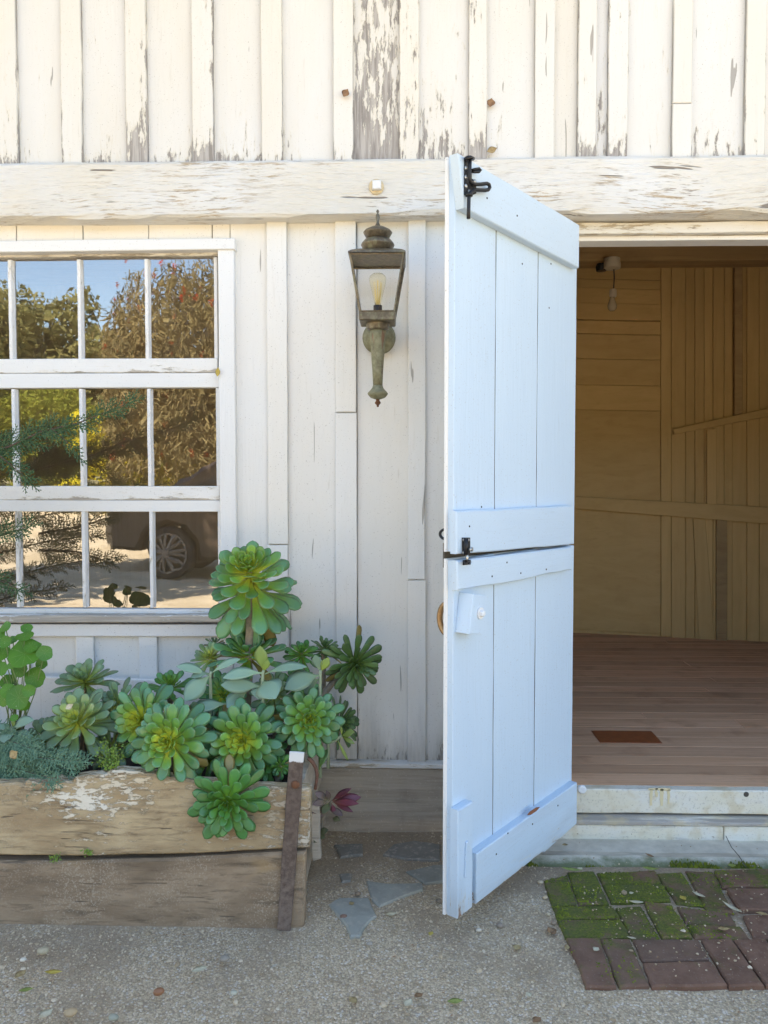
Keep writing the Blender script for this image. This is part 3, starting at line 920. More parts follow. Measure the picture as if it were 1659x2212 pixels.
# small barrel bolt across the split
def hq(cx, cy, h):
    u_, z_ = D(929 + cx*.22, 1061.8 + cy*.22, h); return dmap(u_, z_, h)
def qd(cx, cy, h): return D(929 + cx*.22, 1061.8 + cy*.22, h)
h = LT*.8
dsub(dpr([qd(310, 452, h), qd(385, 452, h), qd(385, 622, h), qd(312, 625, h)], h + .0005, h + .004, .001), "barrel_bolt", 'black')
mb = MB().tube([hq(352, 458, h + .010), hq(352, 620, h + .010)], .0075, 8)
dsub(mb, "bolt_barrel", 'black', True)
dsub(MB().tube([hq(362, 600, h + .010), hq(364, 705, h + .010)], .0045, 8), "bolt_pin", 'zinc', True)
dsub(MB().tube([hq(368, 568, h + .012), hq(395, 568, h + .026), hq(408, 568, h + .032)], [.003, .003, .0065], 8), "bolt_knob", 'zinc', True)
for a, b in ((328, 473), (326, 600), (375, 475)):
    dsub(MB().lathe([(.0048, 0), (.004, .002), (.001, .003)], hq(a, b, h + .004), dn, 8), "screw", 'zinc', True)
mb = dpr([qd(320, 672, h), qd(390, 668, h), qd(390, 716, h), qd(318, 722, h)], h + .0005, h + .004, .001)
m2 = MB().tube([hq(345, 690, h + .004), hq(352, 690, h + .017), hq(378, 690, h + .017), hq(386, 690, h + .004)], .006, 6); mb.add(m2.v, m2.f)
dbuild(mb, "bolt_keeper", 'black', leafL)
# wooden turn-button with its bolt
cu, cz = D(1014, 1325, .02)
cs_, sn_ = math.cos(R(10)), math.sin(R(10))
out = [(cu + a*cs_ - b*sn_, cz + a*sn_ + b*cs_) for a, b in ((-.034, -.056), (.034, -.056), (.034, .056), (-.034, .056))]
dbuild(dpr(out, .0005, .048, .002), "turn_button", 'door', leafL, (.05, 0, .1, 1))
mb = MB().lathe([(.017, 0), (.017, .003)], dmap(cu - .012, cz + .002, .0485), dn, 16)
m2 = MB().lathe([(.010, .003), (.010, .012), (.006, .014)], dmap(cu - .012, cz + .002, .0485), dn, 6); mb.add(m2.v, m2.f)
dbuild(mb, "turn_button_bolt", 'white_knob', leafL)
# staple at the free edge and worn pull on the outer face
def ring_pts(c, a, b, ra, rb, n=10, t0=0, t1=2*math.pi):
    return [c + a*(ra*math.cos(t0 + (t1-t0)*k/n)) + b*(rb*math.sin(t0 + (t1-t0)*k/n)) for k in range(n + 1)]
ez = D(965, 1157)[1]
c = dmap(DWID - .010, ez, -.030)
dbuild(MB().tube(ring_pts(c, -dn, Vector((0, 0, 1)), .020, .014, 12, -math.pi/2, math.pi/2), .0042, 6), "staple", 'black', leafU, smooth=True)
ez = D(965, 1345)[1]
c = dmap(DWID - .022, ez, -.029)
mb = MB().tube(ring_pts(c, -dn, Vector((0, 0, 1)), .030, .044, 12, -math.pi/2, math.pi/2), [.004] + [.009]*11 + [.004], 8)
dbuild(mb, "pull_handle", 'brass', leafL, smooth=True)

# ================================================================ THINGS ON THE WALL
# ---- lantern
LY = -.185
lc = P(816, 700, LY)
k_ = (LY - CAM.y) / FPX            # metres per pixel at the lantern
lan = empty("wall_lantern", (lc.x, -.02, P(816, 879, LY).z), "tall verdigris carriage lantern with clear bulb on the wall left of the open door", "lantern")
def lz(py): return P(816, py, LY).z
def patina():
    T = NT("verdigris_brass")
    v = T.coord(True)
    n = T.noise(T.scaled(v, (1, 1, .4)), 26, 5, .65)
    n2 = T.noise(v, 70, 4, .6)
    oi = T.n("ShaderNodeObjectInfo"); oc = sepz(T, oi.outputs["Color"])
    c = T.mix(T.step(n2, .35, .7), (0.11, 0.088, 0.060), (0.20, 0.165, 0.11))
    g = T.mix(T.step(n2, .3, .7), (0.21, 0.20, 0.12), (0.30, 0.29, 0.19))
    m = T.step(T.math('ADD', n, T.math('MULTIPLY', oc[0], .4)), .55, .72)
    c = T.mix(m, c, g)
    cp = T.step(T.noise(T.scaled(v, (1, 1, .25)), 30, 3, .5), .62, .70)
    c = T.mix(T.math('MULTIPLY', T.math('MULTIPLY', cp, oc[1]), .8), c, (0.24, 0.12, 0.075))
    return T.pbr(c, T.math('ADD', .38, T.math('MULTIPLY', m, .3)), T.bump(n2, .3, .001), .45)
M['patina'] = patina()
ctr = Vector((lc.x, LY, 0))
def lath(name, prof, colr, n=20, mat='patina', axis=(0, 0, 1), c=None):
    return MB().lathe([(r*k_, z) for r, z in prof], c or ctr, axis, n).build(name, M[mat] if isinstance(mat, str) else mat, lan, smooth=True, color=colr)
lath("finial", [(1.5, lz(453)), (3.4, lz(457)), (1.6, lz(461)), (3.8, lz(464)), (4.4, lz(470)), (2.6, lz(480)), (3.6, lz(483)), (4.8, lz(485)), (6, lz(490))], (.0, 0, 0, 1), 12)
lath("vent_tier", [(4, lz(489)), (16, lz(492)), (27, lz(498)), (31, lz(503)), (30, lz(505)), (26, lz(512)), (20, lz(516)), (18, lz(518))], (.1, 0, 0, 1), 24)
lath("vent_tier", [(18, lz(516)), (28, lz(519)), (34, lz(526)), (36, lz(530)), (35, lz(532)), (30, lz(541)), (25, lz(545)), (24, lz(549))], (.05, .2, 0, 1), 24)
# hipped, slightly swept roof
def ringsq(mb, hw, z):
    h = hw * k_
    return mb.add([(ctr.x - h, LY - h, z), (ctr.x + h, LY - h, z), (ctr.x + h, LY + h, z), (ctr.x - h, LY + h, z)], [])
def sqloft(name, prof, mat, colr):
    mb = MB(); rs = [ringsq(mb, a, lz(b)) for a, b in prof]
    for i in range(len(rs) - 1):
        for j in range(4):
            j2 = (j + 1) % 4
            mb.f.append((rs[i]+j, rs[i]+j2, rs[i+1]+j2, rs[i+1]+j))
    mb.f.append(tuple(rs[0]+j for j in range(4))); mb.f.append(tuple(rs[-1]+j for j in reversed(range(4))))
    return mb.build(name, M[mat], lan, color=colr)
sqloft("lantern_roof", [(24, 545), (38, 548), (52, 554), (59, 559), (59.5, 562), (56, 562)], 'patina', (.05, .1, 0, 1))
sqloft("base_plate", [(37, 681), (38.5, 682), (38, 697), (36, 699)], 'patina', (.1, .2, 0, 1))
def corner(py, sx, sy, ins=0):
    t = (py - 560) / (682 - 560)
    hw = (58 + (37.5 - 58) * t - ins) * k_
    return Vector((ctr.x + sx*hw, LY + sy*hw, lz(py)))
mb = MB()
for sx, sy in ((-1, -1), (1, -1), (1, 1), (-1, 1)):
    mb.tube([corner(559, sx, sy, 1.5), corner(683, sx, sy, 1.5)], .0042, 4)
for py in (564, 680):
    pts = [corner(py, sx, sy, 1.5) for sx, sy in ((-1, -1), (1, -1), (1, 1), (-1, 1), (-1, -1))]
    for a, b in zip(pts[:-1], pts[1:]): mb.tube([a, b], .0038, 4)
mb.build("frame", M['patina'], lan, color=(.0, .3, 0, 1))
for (s0, s1_) in (((-1, -1), (1, -1)), ((1, -1), (1, 1)), ((1, 1), (-1, 1)), ((-1, 1), (-1, -1))):
    mb = MB(); mb.add([corner(562, *s0, 3), corner(562, *s1_, 3), corner(681, *s1_, 3), corner(681, *s0, 3)], [(0, 1, 2, 3)])
    mb.build("glass_panel", M['lamp_glass'], lan)
lath("collar", [(22, lz(690)), (25, lz(696)), (25, lz(704)), (23, lz(708)), (24, lz(711)), (20, lz(714))], (.2, .2, 0, 1))
lath("arm", [(17.5, lz(712)), (17, lz(725)), (14.5, lz(765)), (12, lz(800)), (10.4, lz(834))], (.55, 1, 0, 1), 14)
lath("cup", [(10.2, lz(832)), (12, lz(838)), (16, lz(843)), (20, lz(847)), (22, lz(850)), (21, lz(853)), (16, lz(859)), (8, lz(862)), (4, lz(863))], (.9, 0, 0, 1))
lath("drop_finial", [(4, lz(862)), (4, lz(866)), (6.5, lz(869)), (6, lz(872)), (2.6, lz(875)), (2.2, lz(879))], (0, 0, 0, 1), 10, 'rust')
bp = P(819, 731, -.022)
mb = MB().lathe([(.058, .0), (.060, .010), (.052, .018), (.035, .024), (.018, .03), (.016, .15)], bp, (0, -1, 0), 28)
mb.build("back_plate", M['patina'], lan, smooth=True, color=(.7, .1, 0, 1))
gb = glass_mat("amber_bulb_glass", .0004, 8, 1.5, .004, (0.992, 0.97, 0.88))
lath("bulb", [(6, lz(660)), (8.5, lz(650)), (13, lz(630)), (17.5, lz(612)), (18.6, lz(603)), (17, lz(597)), (11, lz(592)), (3, lz(590.5))], (1, 1, 1, 1), 18, gb)
mb = MB()
for k in range(8):
    a0, a1 = 2*math.pi*k/8, 2*math.pi*(k+.5)/8
    mb.tube([ctr + Vector((math.cos(a0)*3*k_, math.sin(a0)*3*k_, lz(658))), ctr + Vector((math.cos(a0)*9*k_, math.sin(a0)*9*k_, lz(610))), ctr + Vector((math.cos(a1)*4.5*k_, math.sin(a1)*4.5*k_, lz(655)))], .0009, 4)
mb.tube([ctr + Vector((0, 0, lz(658))), ctr + Vector((0, 0, lz(606)))], .0022, 6)
mb.build("filament", simple("gold_filament", (0.80, 0.66, 0.30), .5, .0), lan)
lath("socket", [(9, lz(660)), (9.5, lz(661)), (9.5, lz(674)), (8, lz(682))], (0, 0, 0, 1), 14, 'black')
for sx in (-1, 1):
    c = ctr + Vector((sx*33*k_, -37*k_, lz(688)))
    MB().lathe([(.004, 0), (.003, .004)], c, (0, -1, 0), 8).build("screw", M['patina'], lan)

# ---- bare bulb hanging in the barn
hy = 2.25
hc = P(1322, 573, hy); kh = (hy - CAM.y) / FPX
hb = empty("hanging_bulb", (hc.x, hy, P(1322, 672, hy).z), "unlit bare bulb hanging on a cord from a white ceiling rose inside the barn", "hanging bulb")
def hz(py): return P(1322, py, hy).z
wm = simple("cream_porcelain", (0.60, 0.53, 0.42), .4)
MB().lathe([(14, 0), (17, .006), (17.5, .03), (16, .055), (15.5, BB - hz(578))], (hc.x, hy, hz(581)), (0, 0, 1), 18).v
mb = MB().lathe([(12*kh, hz(582)), (17.5*kh, hz(580)), (18*kh, hz(571)), (16.5*kh, hz(565)), (16.5*kh, BB + .002)], (hc.x, hy, 0), (0, 0, 1), 20)
mb.build("ceiling_rose", wm, hb, smooth=False)
mb = MB().lathe([(.001, 0), (.032, .004), (.036, .03), (.03, .05)], (hc.x - 20*kh, hy + .03, hz(584)), (0, 0, 1), 14)
mb.build("junction_box", M['black'], hb)
cr = P(1330, 573, hy)
MB().tube([(cr.x - .012, hy, hz(580)), (cr.x - .008, hy, hz(600)), (cr.x - .012, hy, hz(625))], .0045, 6).build("cord", M['dark'], hb)
xb = P(1324, 640, hy).x
MB().lathe([(4*kh, hz(624)), (7*kh, hz(626)), (7.5*kh, hz(640)), (6*kh, hz(642))], (xb, hy, 0), (0, 0, 1), 12).build("socket", wm, hb)
MB().lathe([(4.5*kh, hz(642)), (5*kh, hz(645)), (7.5*kh, hz(652)), (9.7*kh, hz(660)), (9*kh, hz(667)), (5*kh, hz(671.5)), (.5*kh, hz(672))], (xb - .004, hy, 0), (0, 0, 1), 16).build("bulb", simple("frosted_bulb", (0.50, 0.42, 0.30), .15), hb, smooth=True)

# ================================================================ GROUND
import numpy as np
def terr(x, y):
    h = 0.0
    t = min(max((-y - 7.0) / 16.0, 0), 1)
    h += 1.25 * t * t * (3 - 2*t)
    if y < -20:
        h += (-y - 20) * .012
    if y > -7:
        h += .004 * mnoise.noise(Vector((x*3.1, y*3.1, 0))) + .0025 * mnoise.noise(Vector((x*11, y*11, 4)))
        h -= .013 * max(0, min(1, (-.05 - x) / .3)) * max(0, min(1, (-.55 - y) / .08))
        if y > -.255 and x > .44: h -= .025
        if y > -2.5 and x < .8: h -= .012 * max(0, min(1, (-.75 - y) / .6)) 
    else:
        h += .10 * mnoise.noise(Vector((x*.25, y*.25, 2)))
    return h
def ground_mat():
    T = NT("gravel_and_dry_grass")
    v = T.coord(False)
    p = sepz(T, v)
    w = T.noise(v, 160, 2, .5)
    wv = T.n("ShaderNodeVectorMath", operation='ADD')
    T.l(v, wv.inputs[0])
    cx = T.n("ShaderNodeCombineXYZ"); T.l(T.math('MULTIPLY', w, .006), cx.inputs[0]); T.l(T.math('MULTIPLY', w, -.006), cx.inputs[1])
    T.l(cx.outputs[0], wv.inputs[1])
    vd = T.voro(wv.outputs[0], 170)
    vc = T.voro(wv.outputs[0], 170, out="Color")
    cs = sepz(T, vc)
    c = T.mix(cs[0], (0.45, 0.335, 0.205), (0.69, 0.54, 0.36))
    c = T.mix(T.step(cs[1], .86, .9), c, (0.72, 0.62, 0.49))
    c = T.mix(T.math('MULTIPLY', T.step(vd, .35, .8), .7), c, (0.27, 0.205, 0.145))
    soil = T.mix(T.noise(v, 90, 4, .65), (0.18, 0.125, 0.076), (0.43, 0.315, 0.205))
    pm = T.step(T.math('ADD', T.noise(v, 3.2, 4, .6), T.math('MULTIPLY', p[1], .22)), .26, .50)
    c = T.mix(T.math('MULTIPLY', pm, .75), c, soil)
    ml = T.step(T.noise(v, 1.3, 3, .5), .45, .75)
    c = T.mix(T.math('MULTIPLY', ml, .28), c, (0.15, 0.125, 0.10))
    # dry grass and pale dirt out in the yard
    dn_ = T.noise(v, 1.1, 5, .65)
    yard = T.mix(T.step(dn_, .35, .65), (0.43, 0.345, 0.225), (0.55, 0.455, 0.32))
    yard = T.mix(T.math('MULTIPLY', T.step(T.noise(v, 7, 4, .7), .5, .7), .5), yard, (0.24, 0.17, 0.08))
    far = T.step(T.math('ADD', p[1], T.math('MULTIPLY', T.noise(v, .5, 3, .5), 1.2)), -3.6, -4.4)
    far = T.math('SUBTRACT', 1.0, T.step(T.math('ADD', p[1], T.math('MULTIPLY', dn_, 1.2)), -4.6, -3.4))
    c = T.mix(far, c, yard)
    green = T.math('SUBTRACT', 1.0, T.step(T.math('ADD', p[1], T.math('MULTIPLY', dn_, 6)), -17.0, -14.0))
    c = T.mix(T.math('MULTIPLY', green, .55), c, (0.16, 0.17, 0.05))
    h = T.math('MULTIPLY', T.math('SUBTRACT', 1.0, vd), T.math('SUBTRACT', 1.0, T.math('MULTIPLY', pm, .6)))
    nm = T.bump(h, .8, .004)
    nm = T.bump(T.noise(v, 45, 4, .6), .5, .006, nm)
    return T.pbr(c, .9, nm)
def lin(a, b, n): return [a + (b - a) * i / n for i in range(n + 1)]
gx = sorted(set([-600, -250, -120, -70, -45, -30] + lin(-20, -4, 16) + lin(-3.6, -1.6, 10) + lin(-1.5, 1.7, 64) + lin(2, 6, 10) + [8, 11, 15, 22, 40, 80, 200, 600]))
gy = sorted(set([-900, -400, -200, -120, -80, -60, -50, -42, -36] + lin(-32, -7, 25) + lin(-6.5, -1.4, 14) + lin(-1.3, .3, 36) + [2, 6, 9, 14, 30, 80, 250]))
gm = MB()
for yy in gy:
    gm.add([(xx, yy, terr(xx, yy)) for xx in gx], [])
nx_ = len(gx)
for j in range(len(gy) - 1):
    for i in range(nx_ - 1):
        gm.f.append((j*nx_ + i, j*nx_ + i + 1, (j+1)*nx_ + i + 1, (j+1)*nx_ + i))
ground = gm.build("ground", ground_mat(), None, origin=(0, 0, 0), smooth=True)
tag(ground, "pale grey gravel ground in front of the barn", None, None, "structure")

# ---- concrete apron
def conc():
    T = NT("worn_concrete")
    v = T.coord(False)
    n = T.noise(v, 12, 6, .65)
    c = T.mix(T.step(n, .3, .7), (0.46, 0.415, 0.33), (0.63, 0.57, 0.465))
    c = T.mix(T.math('MULTIPLY', T.step(T.noise(v, 150, 3, .6), .55, .7), .35), c, (0.52, 0.50, 0.46))
    y = sepz(T, v)[1]
    ms = T.step(T.math('ADD', T.math('MULTIPLY', y, -9.0), T.math('MULTIPLY', T.noise(v, 9, 6, .7), 1.5)), 1.15, 1.75)
    c = T.mix(T.math('MULTIPLY', ms, .85), c, (0.075, 0.105, 0.022))
    nm = T.bump(T.noise(v, 70, 5, .65), .5, .003)
    return T.pbr(c, .85, nm)
ax0, ax1 = X(1090, -.05, 1800), 2.6
za = Z(1808, -.05)
mb = MB()
nseg = 26
r_ = []
xcr = G(1570, 1800, .01).x
for i in range(nseg + 1):
    xx = ax0 + (ax1 - ax0) * i / nseg
    yf = -.270 + .012 * mnoise.noise(Vector((xx*7, 0, 1)))
    dz = .002 * mnoise.noise(Vector((xx*5, 3, 1)))
    r_.append(mb.add([(xx, .02, za + dz), (xx, -.05, za + dz), (xx, -.14, za - .002 + dz*1.5), (xx, yf + .06, .006 + dz), (xx, yf, -.012), (xx, yf, -.06)], []))
for i in range(nseg):
    for j in range(5):
        mb.f.append((r_[i]+j, r_[i]+j+1, r_[i+1]+j+1, r_[i+1]+j))
mb.f.append(tuple(r_[0]+j for j in range(6)))
apron = mb.build("concrete_apron", conc(), None, origin=((ax0+ax1)/2, -.15, -.06))
tag(apron, "cracked grey concrete strip under the doorsill", None, None, "structure")
MB().tube([G(1568, 1806, .012), G(1580, 1830, .011), G(1597, 1850, .009), G(1612, 1874, .005)], .0014, 5).build("crack", M['dark'], apron)

# ---- mossy brick paving
def brick_mat():
    T = NT("mossy_brick")
    v = T.coord(True)
    raw = T.coord(False)
    oi = T.n("ShaderNodeObjectInfo"); oc = sepz(T, oi.outputs["Color"])
    n = T.noise(v, 16, 5, .65)
    c = T.mix(T.step(n, .3, .7), (0.13, 0.062, 0.036), (0.215, 0.112, 0.070))
    c = T.mix(T.math('MULTIPLY', oi.outputs["Random"], .5), c, (0.13, 0.088, 0.06))
    c = T.mix(T.math('MULTIPLY', T.step(T.noise(v, 150, 3, .6), .60, .7), .4), c, (0.30, 0.25, 0.21))
    mn = T.noise(v, 11, 6, .7)
    m = T.step(T.math('ADD', mn, T.math('MULTIPLY', oc[0], .36)), .62, .86)
    fine = T.noise(v, 160, 4, .7)
    g = T.mix(T.step(fine, .35, .7), (0.058, 0.072, 0.006), (0.155, 0.180, 0.011))
    g = T.mix(T.step(T.noise(v, 18, 4, .6), .4, .75), g, (0.066, 0.080, 0.018))
    c = T.mix(T.math('MULTIPLY', m, .93), c, g)
    h = T.math('ADD', T.math('MULTIPLY', n, .5), T.math('MULTIPLY', T.math('MULTIPLY', fine, m), 1.0))
    return T.pbr(c, .88, T.bump(h, .7, .004))
M['brick'] = brick_mat()
def bp_(cx, cy, z=.012):
    g = G(1128 + cx*.32, 1526.3 + cy*.32, z); return (g.x, g.y)
BR = [
 ([(145, 1160), (300, 1128), (372, 1325), (200, 1335)], .75), ([(308, 1112), (482, 1106), (590, 1318), (380, 1326)], .95),
 ([(507, 1116), (900, 1106), (943, 1186), (543, 1188)], .8), ([(546, 1196), (950, 1193), (1003, 1304), (600, 1312)], 1.0),
 ([(906, 1122), (1080, 1112), (1234, 1338), (1042, 1318)], .85), ([(1096, 1096), (1284, 1102), (1430, 1384), (1250, 1368)], .6),
 ([(1292, 1098), (1700, 1096), (1762, 1205), (1352, 1214)], .62), ([(1380, 1230), (1770, 1224), (1862, 1372), (1470, 1374)], .25),
 ([(205, 1345), (614, 1341), (660, 1421), (235, 1424)], .95), ([(236, 1431), (670, 1430), (734, 1549), (290, 1551)], .8),
 ([(630, 1346), (798, 1336), (934, 1564), (740, 1559)], .7), ([(822, 1316), (1010, 1338), (1154, 1554), (946, 1563)], .75),
 ([(1042, 1334), (1400, 1382), (1448, 1466), (1098, 1446)], .5), ([(1106, 1456), (1478, 1476), (1538, 1556), (1162, 1550)], .7),
 ([(302, 1561), (518, 1558), (640, 1880), (430, 1882)], .4), ([(527, 1561), (730, 1562), (858, 1872), (652, 1880)], .45),
 ([(747, 1571), (1194, 1566), (1268, 1698), (812, 1712)], .05), ([(817, 1724), (1275, 1718), (1390, 1878), (872, 1878)], .05),
 ([(1202, 1562), (1420, 1562), (1632, 1882), (1402, 1886)], .15), ([(1432, 1572), (1640, 1560), (1848, 1880), (1645, 1882)], .1),
 ([(1490, 1402), (1720, 1396), (1842, 1552), (1562, 1552)], .05),
]
bpth = MB()
o_ = [bp_(120, 1125, -.012), bp_(1200, 1088, -.012), bp_(2640, 1085, -.012), bp_(3100, 1900, -.012), bp_(1300, 1905, -.012), bp_(415, 1900, -.012)]
bpth.prism(o_, -.07, -.010, .002, XY)
bpath = bpth.build("brick_path", simple("dark_joint_soil", (0.12, 0.098, 0.075), .95, 0, 80, .5, .002), None)
tag(bpath, "mossy brick paving before the doorsill", None, None, "structure")
br = random.Random(11)
MOSSY = []
def crop_of(x, y):      # back to crop measure, so that the added bricks go through the same list
    d = CM.transposed() @ (Vector((x, y, .012)) - CAM)
    return ((829.5 + FPX*d.x/-d.z - 1128)/.32, (1106 - FPX*d.y/-d.z - 1526.3)/.32)
def more(x, ya, yb, first):
    k = first
    while x < 2.5:
        if k % 2:
            for a, b in ((ya, (ya + yb)/2 + .002), ((ya + yb)/2 - .002, yb)):
                BR.append(([crop_of(x, a), crop_of(x + .2, a), crop_of(x + .2, b), crop_of(x, b)], br.uniform(.05, .45)))
            x += .206
        else:
            for e in (0, .104):
                BR.append(([crop_of(x + e, ya), crop_of(x + e + .099, ya), crop_of(x + e + .099, yb), crop_of(x + e, yb)], br.uniform(.05, .45)))
            x += .207
        k += 1
yA0, yA1, yB0, yB1, yC0, yC1 = (bp_(1700, c_)[1] for c_ in (1096, 1380, 1393, 1553, 1563, 1882))
more(bp_(1800, 1224)[0] + .012, yA0, yA1, 0)
more(bp_(1782, 1475)[0] + .010, yB0, yB1, 1)
more(bp_(1745, 1720)[0] + .012, yC0, yC1, 1)
for pts, moss in BR:
    q = [bp_(*p_) for p_ in pts]
    # roughen the outline
    out = []
    for i in range(4):
        a, b = Vector(q[i]), Vector(q[(i+1) % 4])
        nn = 4
        for k in range(nn):
            t = k / nn
            s = a.lerp(b, t)
            j = .0022
            out.append((s.x + br.uniform(-j, j), s.y + br.uniform(-j, j)))
    zt = .012 + br.uniform(-.004, .004)
    tx, ty = br.uniform(-.02, .02), br.uniform(-.02, .02)
    cx_ = sum(p_[0] for p_ in out)/len(out); cy_ = sum(p_[1] for p_ in out)/len(out)
    mp = lambda a, b, h: (a, b, h + (a - cx_)*tx + (b - cy_)*ty if h > -.01 else h)
    MB().prism(out, -.0095, zt, .0045, mp).build("brick", M['brick'], bpath, color=(moss, 0, 0, 1))
    MOSSY.append((out, moss, zt))

# moss cushions, thickest along the joints of the upper left bricks
def moss_tufts():
    r = np.random.default_rng(17)
    V, F = [], []
    for out, moss, zt in MOSSY:
        if moss < .2: continue
        n = int(420 * moss**1.5)
        cx, cy = np.mean([p_[0] for p_ in out]), np.mean([p_[1] for p_ in out])
        for _ in range(n):
            k = r.integers(len(out)); a, b = out[k], out[(k+1) % len(out)]
            t = r.random(); x, y = a[0] + (b[0]-a[0])*t, a[1] + (b[1]-a[1])*t
            q = abs(r.normal())*.22 if r.random() < .6 else r.random()
            q = min(q, 1); x += (cx - x)*q; y += (cy - y)*q
            d = mnoise.noise(Vector((x*16, y*16, 3.3)))
            if d < .08 - .26*moss + q*.18: continue
            s = r.uniform(.0016, .0042); m = 5
            z = zt - .0035*(q < .06)
            b0 = len(V)
            V.append((x + r.normal()*s*.2, y + r.normal()*s*.2, z + s*r.uniform(.5, 1.0)))
            ph = r.uniform(0, 6)
            for i in range(m):
                an = ph + i*6.283/m; rr = s*r.uniform(.8, 1.3)
                V.append((x + math.cos(an)*rr, y + math.sin(an)*rr, z - .001))
            for i in range(m): F.append((b0, b0+1+i, b0+1+(i+1) % m))
    for _ in range(2600):
        x, y = r.uniform(ax0 + .05, 2.4), -.262 + abs(r.normal())*.022 - .012
        d = mnoise.noise(Vector((x*9, y*9, 7.3)))
        if d < -.05 + (y + .262)*6: continue
        s = r.uniform(.0015, .004); b0 = len(V); z = .004
        V.append((x, y, z + s))
        for i in range(5):
            an = i*1.257 + x*50; V.append((x + math.cos(an)*s*1.2, y + math.sin(an)*s*1.2, z - .006))
        for i in range(5): F.append((b0, b0+1+i, b0+1+(i+1) % 5))
    me = bpy.data.meshes.new("moss"); me.from_pydata(V, [], F)
    T = NT("moss_cushion"); nn = T.noise(T.coord(False), 26, 4, .6)
    c = T.mix(T.step(nn, .35, .65), (0.072, 0.090, 0.007), (0.19, 0.215, 0.012))
    me.materials.append(T.pbr(c, .9))
    o = bpy.data.objects.new("moss", me); link(o, bpath, WLOC[bpath.name]); o.location = -WLOC[bpath.name]
    o["kind"] = "stuff"
moss_tufts()

# ---- flagstones sunk in the gravel
def slate():
    T = NT("blue_grey_slate")
    v = T.coord(True)
    n = T.noise(v, 9, 6, .65, .5)
    c = T.mix(T.step(n, .3, .7), (0.22, 0.22, 0.185), (0.35, 0.34, 0.285))
    oi = T.n("ShaderNodeObjectInfo"); oc = sepz(T, oi.outputs["Color"])
    c = T.mix(oc[0], c, T.mix(n, (0.14, 0.12, 0.10), (0.22, 0.195, 0.165)))
    d = T.step(T.noise(v, 60, 4, .7), .50, .68)
    c = T.mix(T.math('MULTIPLY', d, .6), c, (0.45, 0.39, 0.31))
    return T.pbr(c, .65, T.bump(n, .5, .004))
M['slate'] = slate()
def fs(cx, cy): g = G(663.6 + cx*.36, 1592.6 + cy*.36, .008); return (g.x, g.y)
for pts, br_ in (([(125, 1000), (190, 960), (370, 960), (415, 1070), (350, 1120), (320, 1190), (260, 1190), (230, 1120)], 0), ([(355, 855), (480, 875), (690, 870), (697, 910), (560, 960), (430, 1010), (385, 970)], .1),
                 ([(590, 800), (760, 765), (830, 762), (860, 860), (710, 872)], .25), ([(160, 640), (330, 636), (334, 700), (200, 716)], .75), ([(450, 700), (520, 640), (640, 618), (800, 640), (800, 735), (600, 728)], .8), ([(195, 815), (265, 812), (262, 860), (205, 865)], .7)):
    q = [fs(*p_) for p_ in pts]
    out = []
    for i in range(len(q)):
        a, b = Vector(q[i]), Vector(q[(i+1) % len(q)])
        for k in range(2):
            s = a.lerp(b, k/2); out.append((s.x + br.uniform(-.002, .002), s.y + br.uniform(-.002, .002)))
    MB().prism(out, -.03, .008, .004, XY).build("flagstone", M['slate'], ground, color=(br_, 0, 0, 1))

# ---- loose grit
def stones(name, n, region, smin, smax, seed, mat, parent=None, label=None):
    r = np.random.default_rng(seed)
    t = (1 + 5**.5) / 2
    ico = np.array([(-1,t,0),(1,t,0),(-1,-t,0),(1,-t,0),(0,-1,t),(0,1,t),(0,-1,-t),(0,1,-t),(t,0,-1),(t,0,1),(-t,0,-1),(-t,0,1)], float) / 1.9
    fc = np.array([(0,11,5),(0,5,1),(0,1,7),(0,7,10),(0,10,11),(1,5,9),(5,11,4),(11,10,2),(10,7,6),(7,1,8),(3,9,4),(3,4,2),(3,2,6),(3,6,8),(3,8,9),(4,9,5),(2,4,11),(6,2,10),(8,6,7),(9,8,1)])
    x0, x1, y0, y1 = region
    P_ = np.column_stack([r.uniform(x0, x1, n*2), r.uniform(y0, y1, n*2)])
    keep = []
    for (px_, py_) in P_:
        if len(keep) >= n: break
        if px_ < PLX1 + .01 and py_ > PLY - .012: continue
        if px_ > ax0 and py_ > -.262: continue
        inb = px_ > .50 + (-.27 - py_) * .22 and py_ > -.875
        if inb and r.random() > .08: continue
        if py_ > -.45 and r.random() > .35: continue
        # patchy: more grit near the planter and the front
        d = mnoise.noise(Vector((px_*2.2, py_*2.2, 8))) + .25
        if px_ > 0 and r.random() > .65 + d: continue
        keep.append((px_, py_))
    n = len(keep); K = np.array(keep)
    s = smin + (smax - smin) * r.random(n)**3
    V = ico[None] * r.uniform(.6, 1.25, (n, 12, 1)) 
    sc3 = np.stack([s*r.uniform(.8, 1.3, n), s*r.uniform(.8, 1.3, n), s*r.uniform(.5, .85, n)], 1)[:, None]
    a = r.uniform(0, 6.28, n); ca, sa = np.cos(a)[:, None], np.sin(a)[:, None]
    V = V * sc3
    V = np.stack([V[..., 0]*ca - V[..., 1]*sa, V[..., 0]*sa + V[..., 1]*ca, V[..., 2]], 2)
    zz = np.array([terr(x, y) for x, y in K]) + s*.18
    inbr = (K[:, 0] > .50 + (-.27 - K[:, 1]) * .22) & (K[:, 1] > -.875)
    zz = np.where(inbr, .014, zz)
    V += np.column_stack([K, zz])[:, None]
    F = (fc[None] + (np.arange(n)*12)[:, None, None]).reshape(-1, 3)
    me = bpy.data.meshes.new(name)
    me.from_pydata(V.reshape(-1, 3).tolist(), [], F.tolist())
    at = me.attributes.new("shade", 'FLOAT', 'POINT')
    at.data.foreach_set("value", np.repeat(r.random(n), 12))
    me.materials.append(mat)
    o = bpy.data.objects.new(name, me); link(o, parent, (0, 0, 0))
    tag(o, label, None, None, "stuff")
    return o
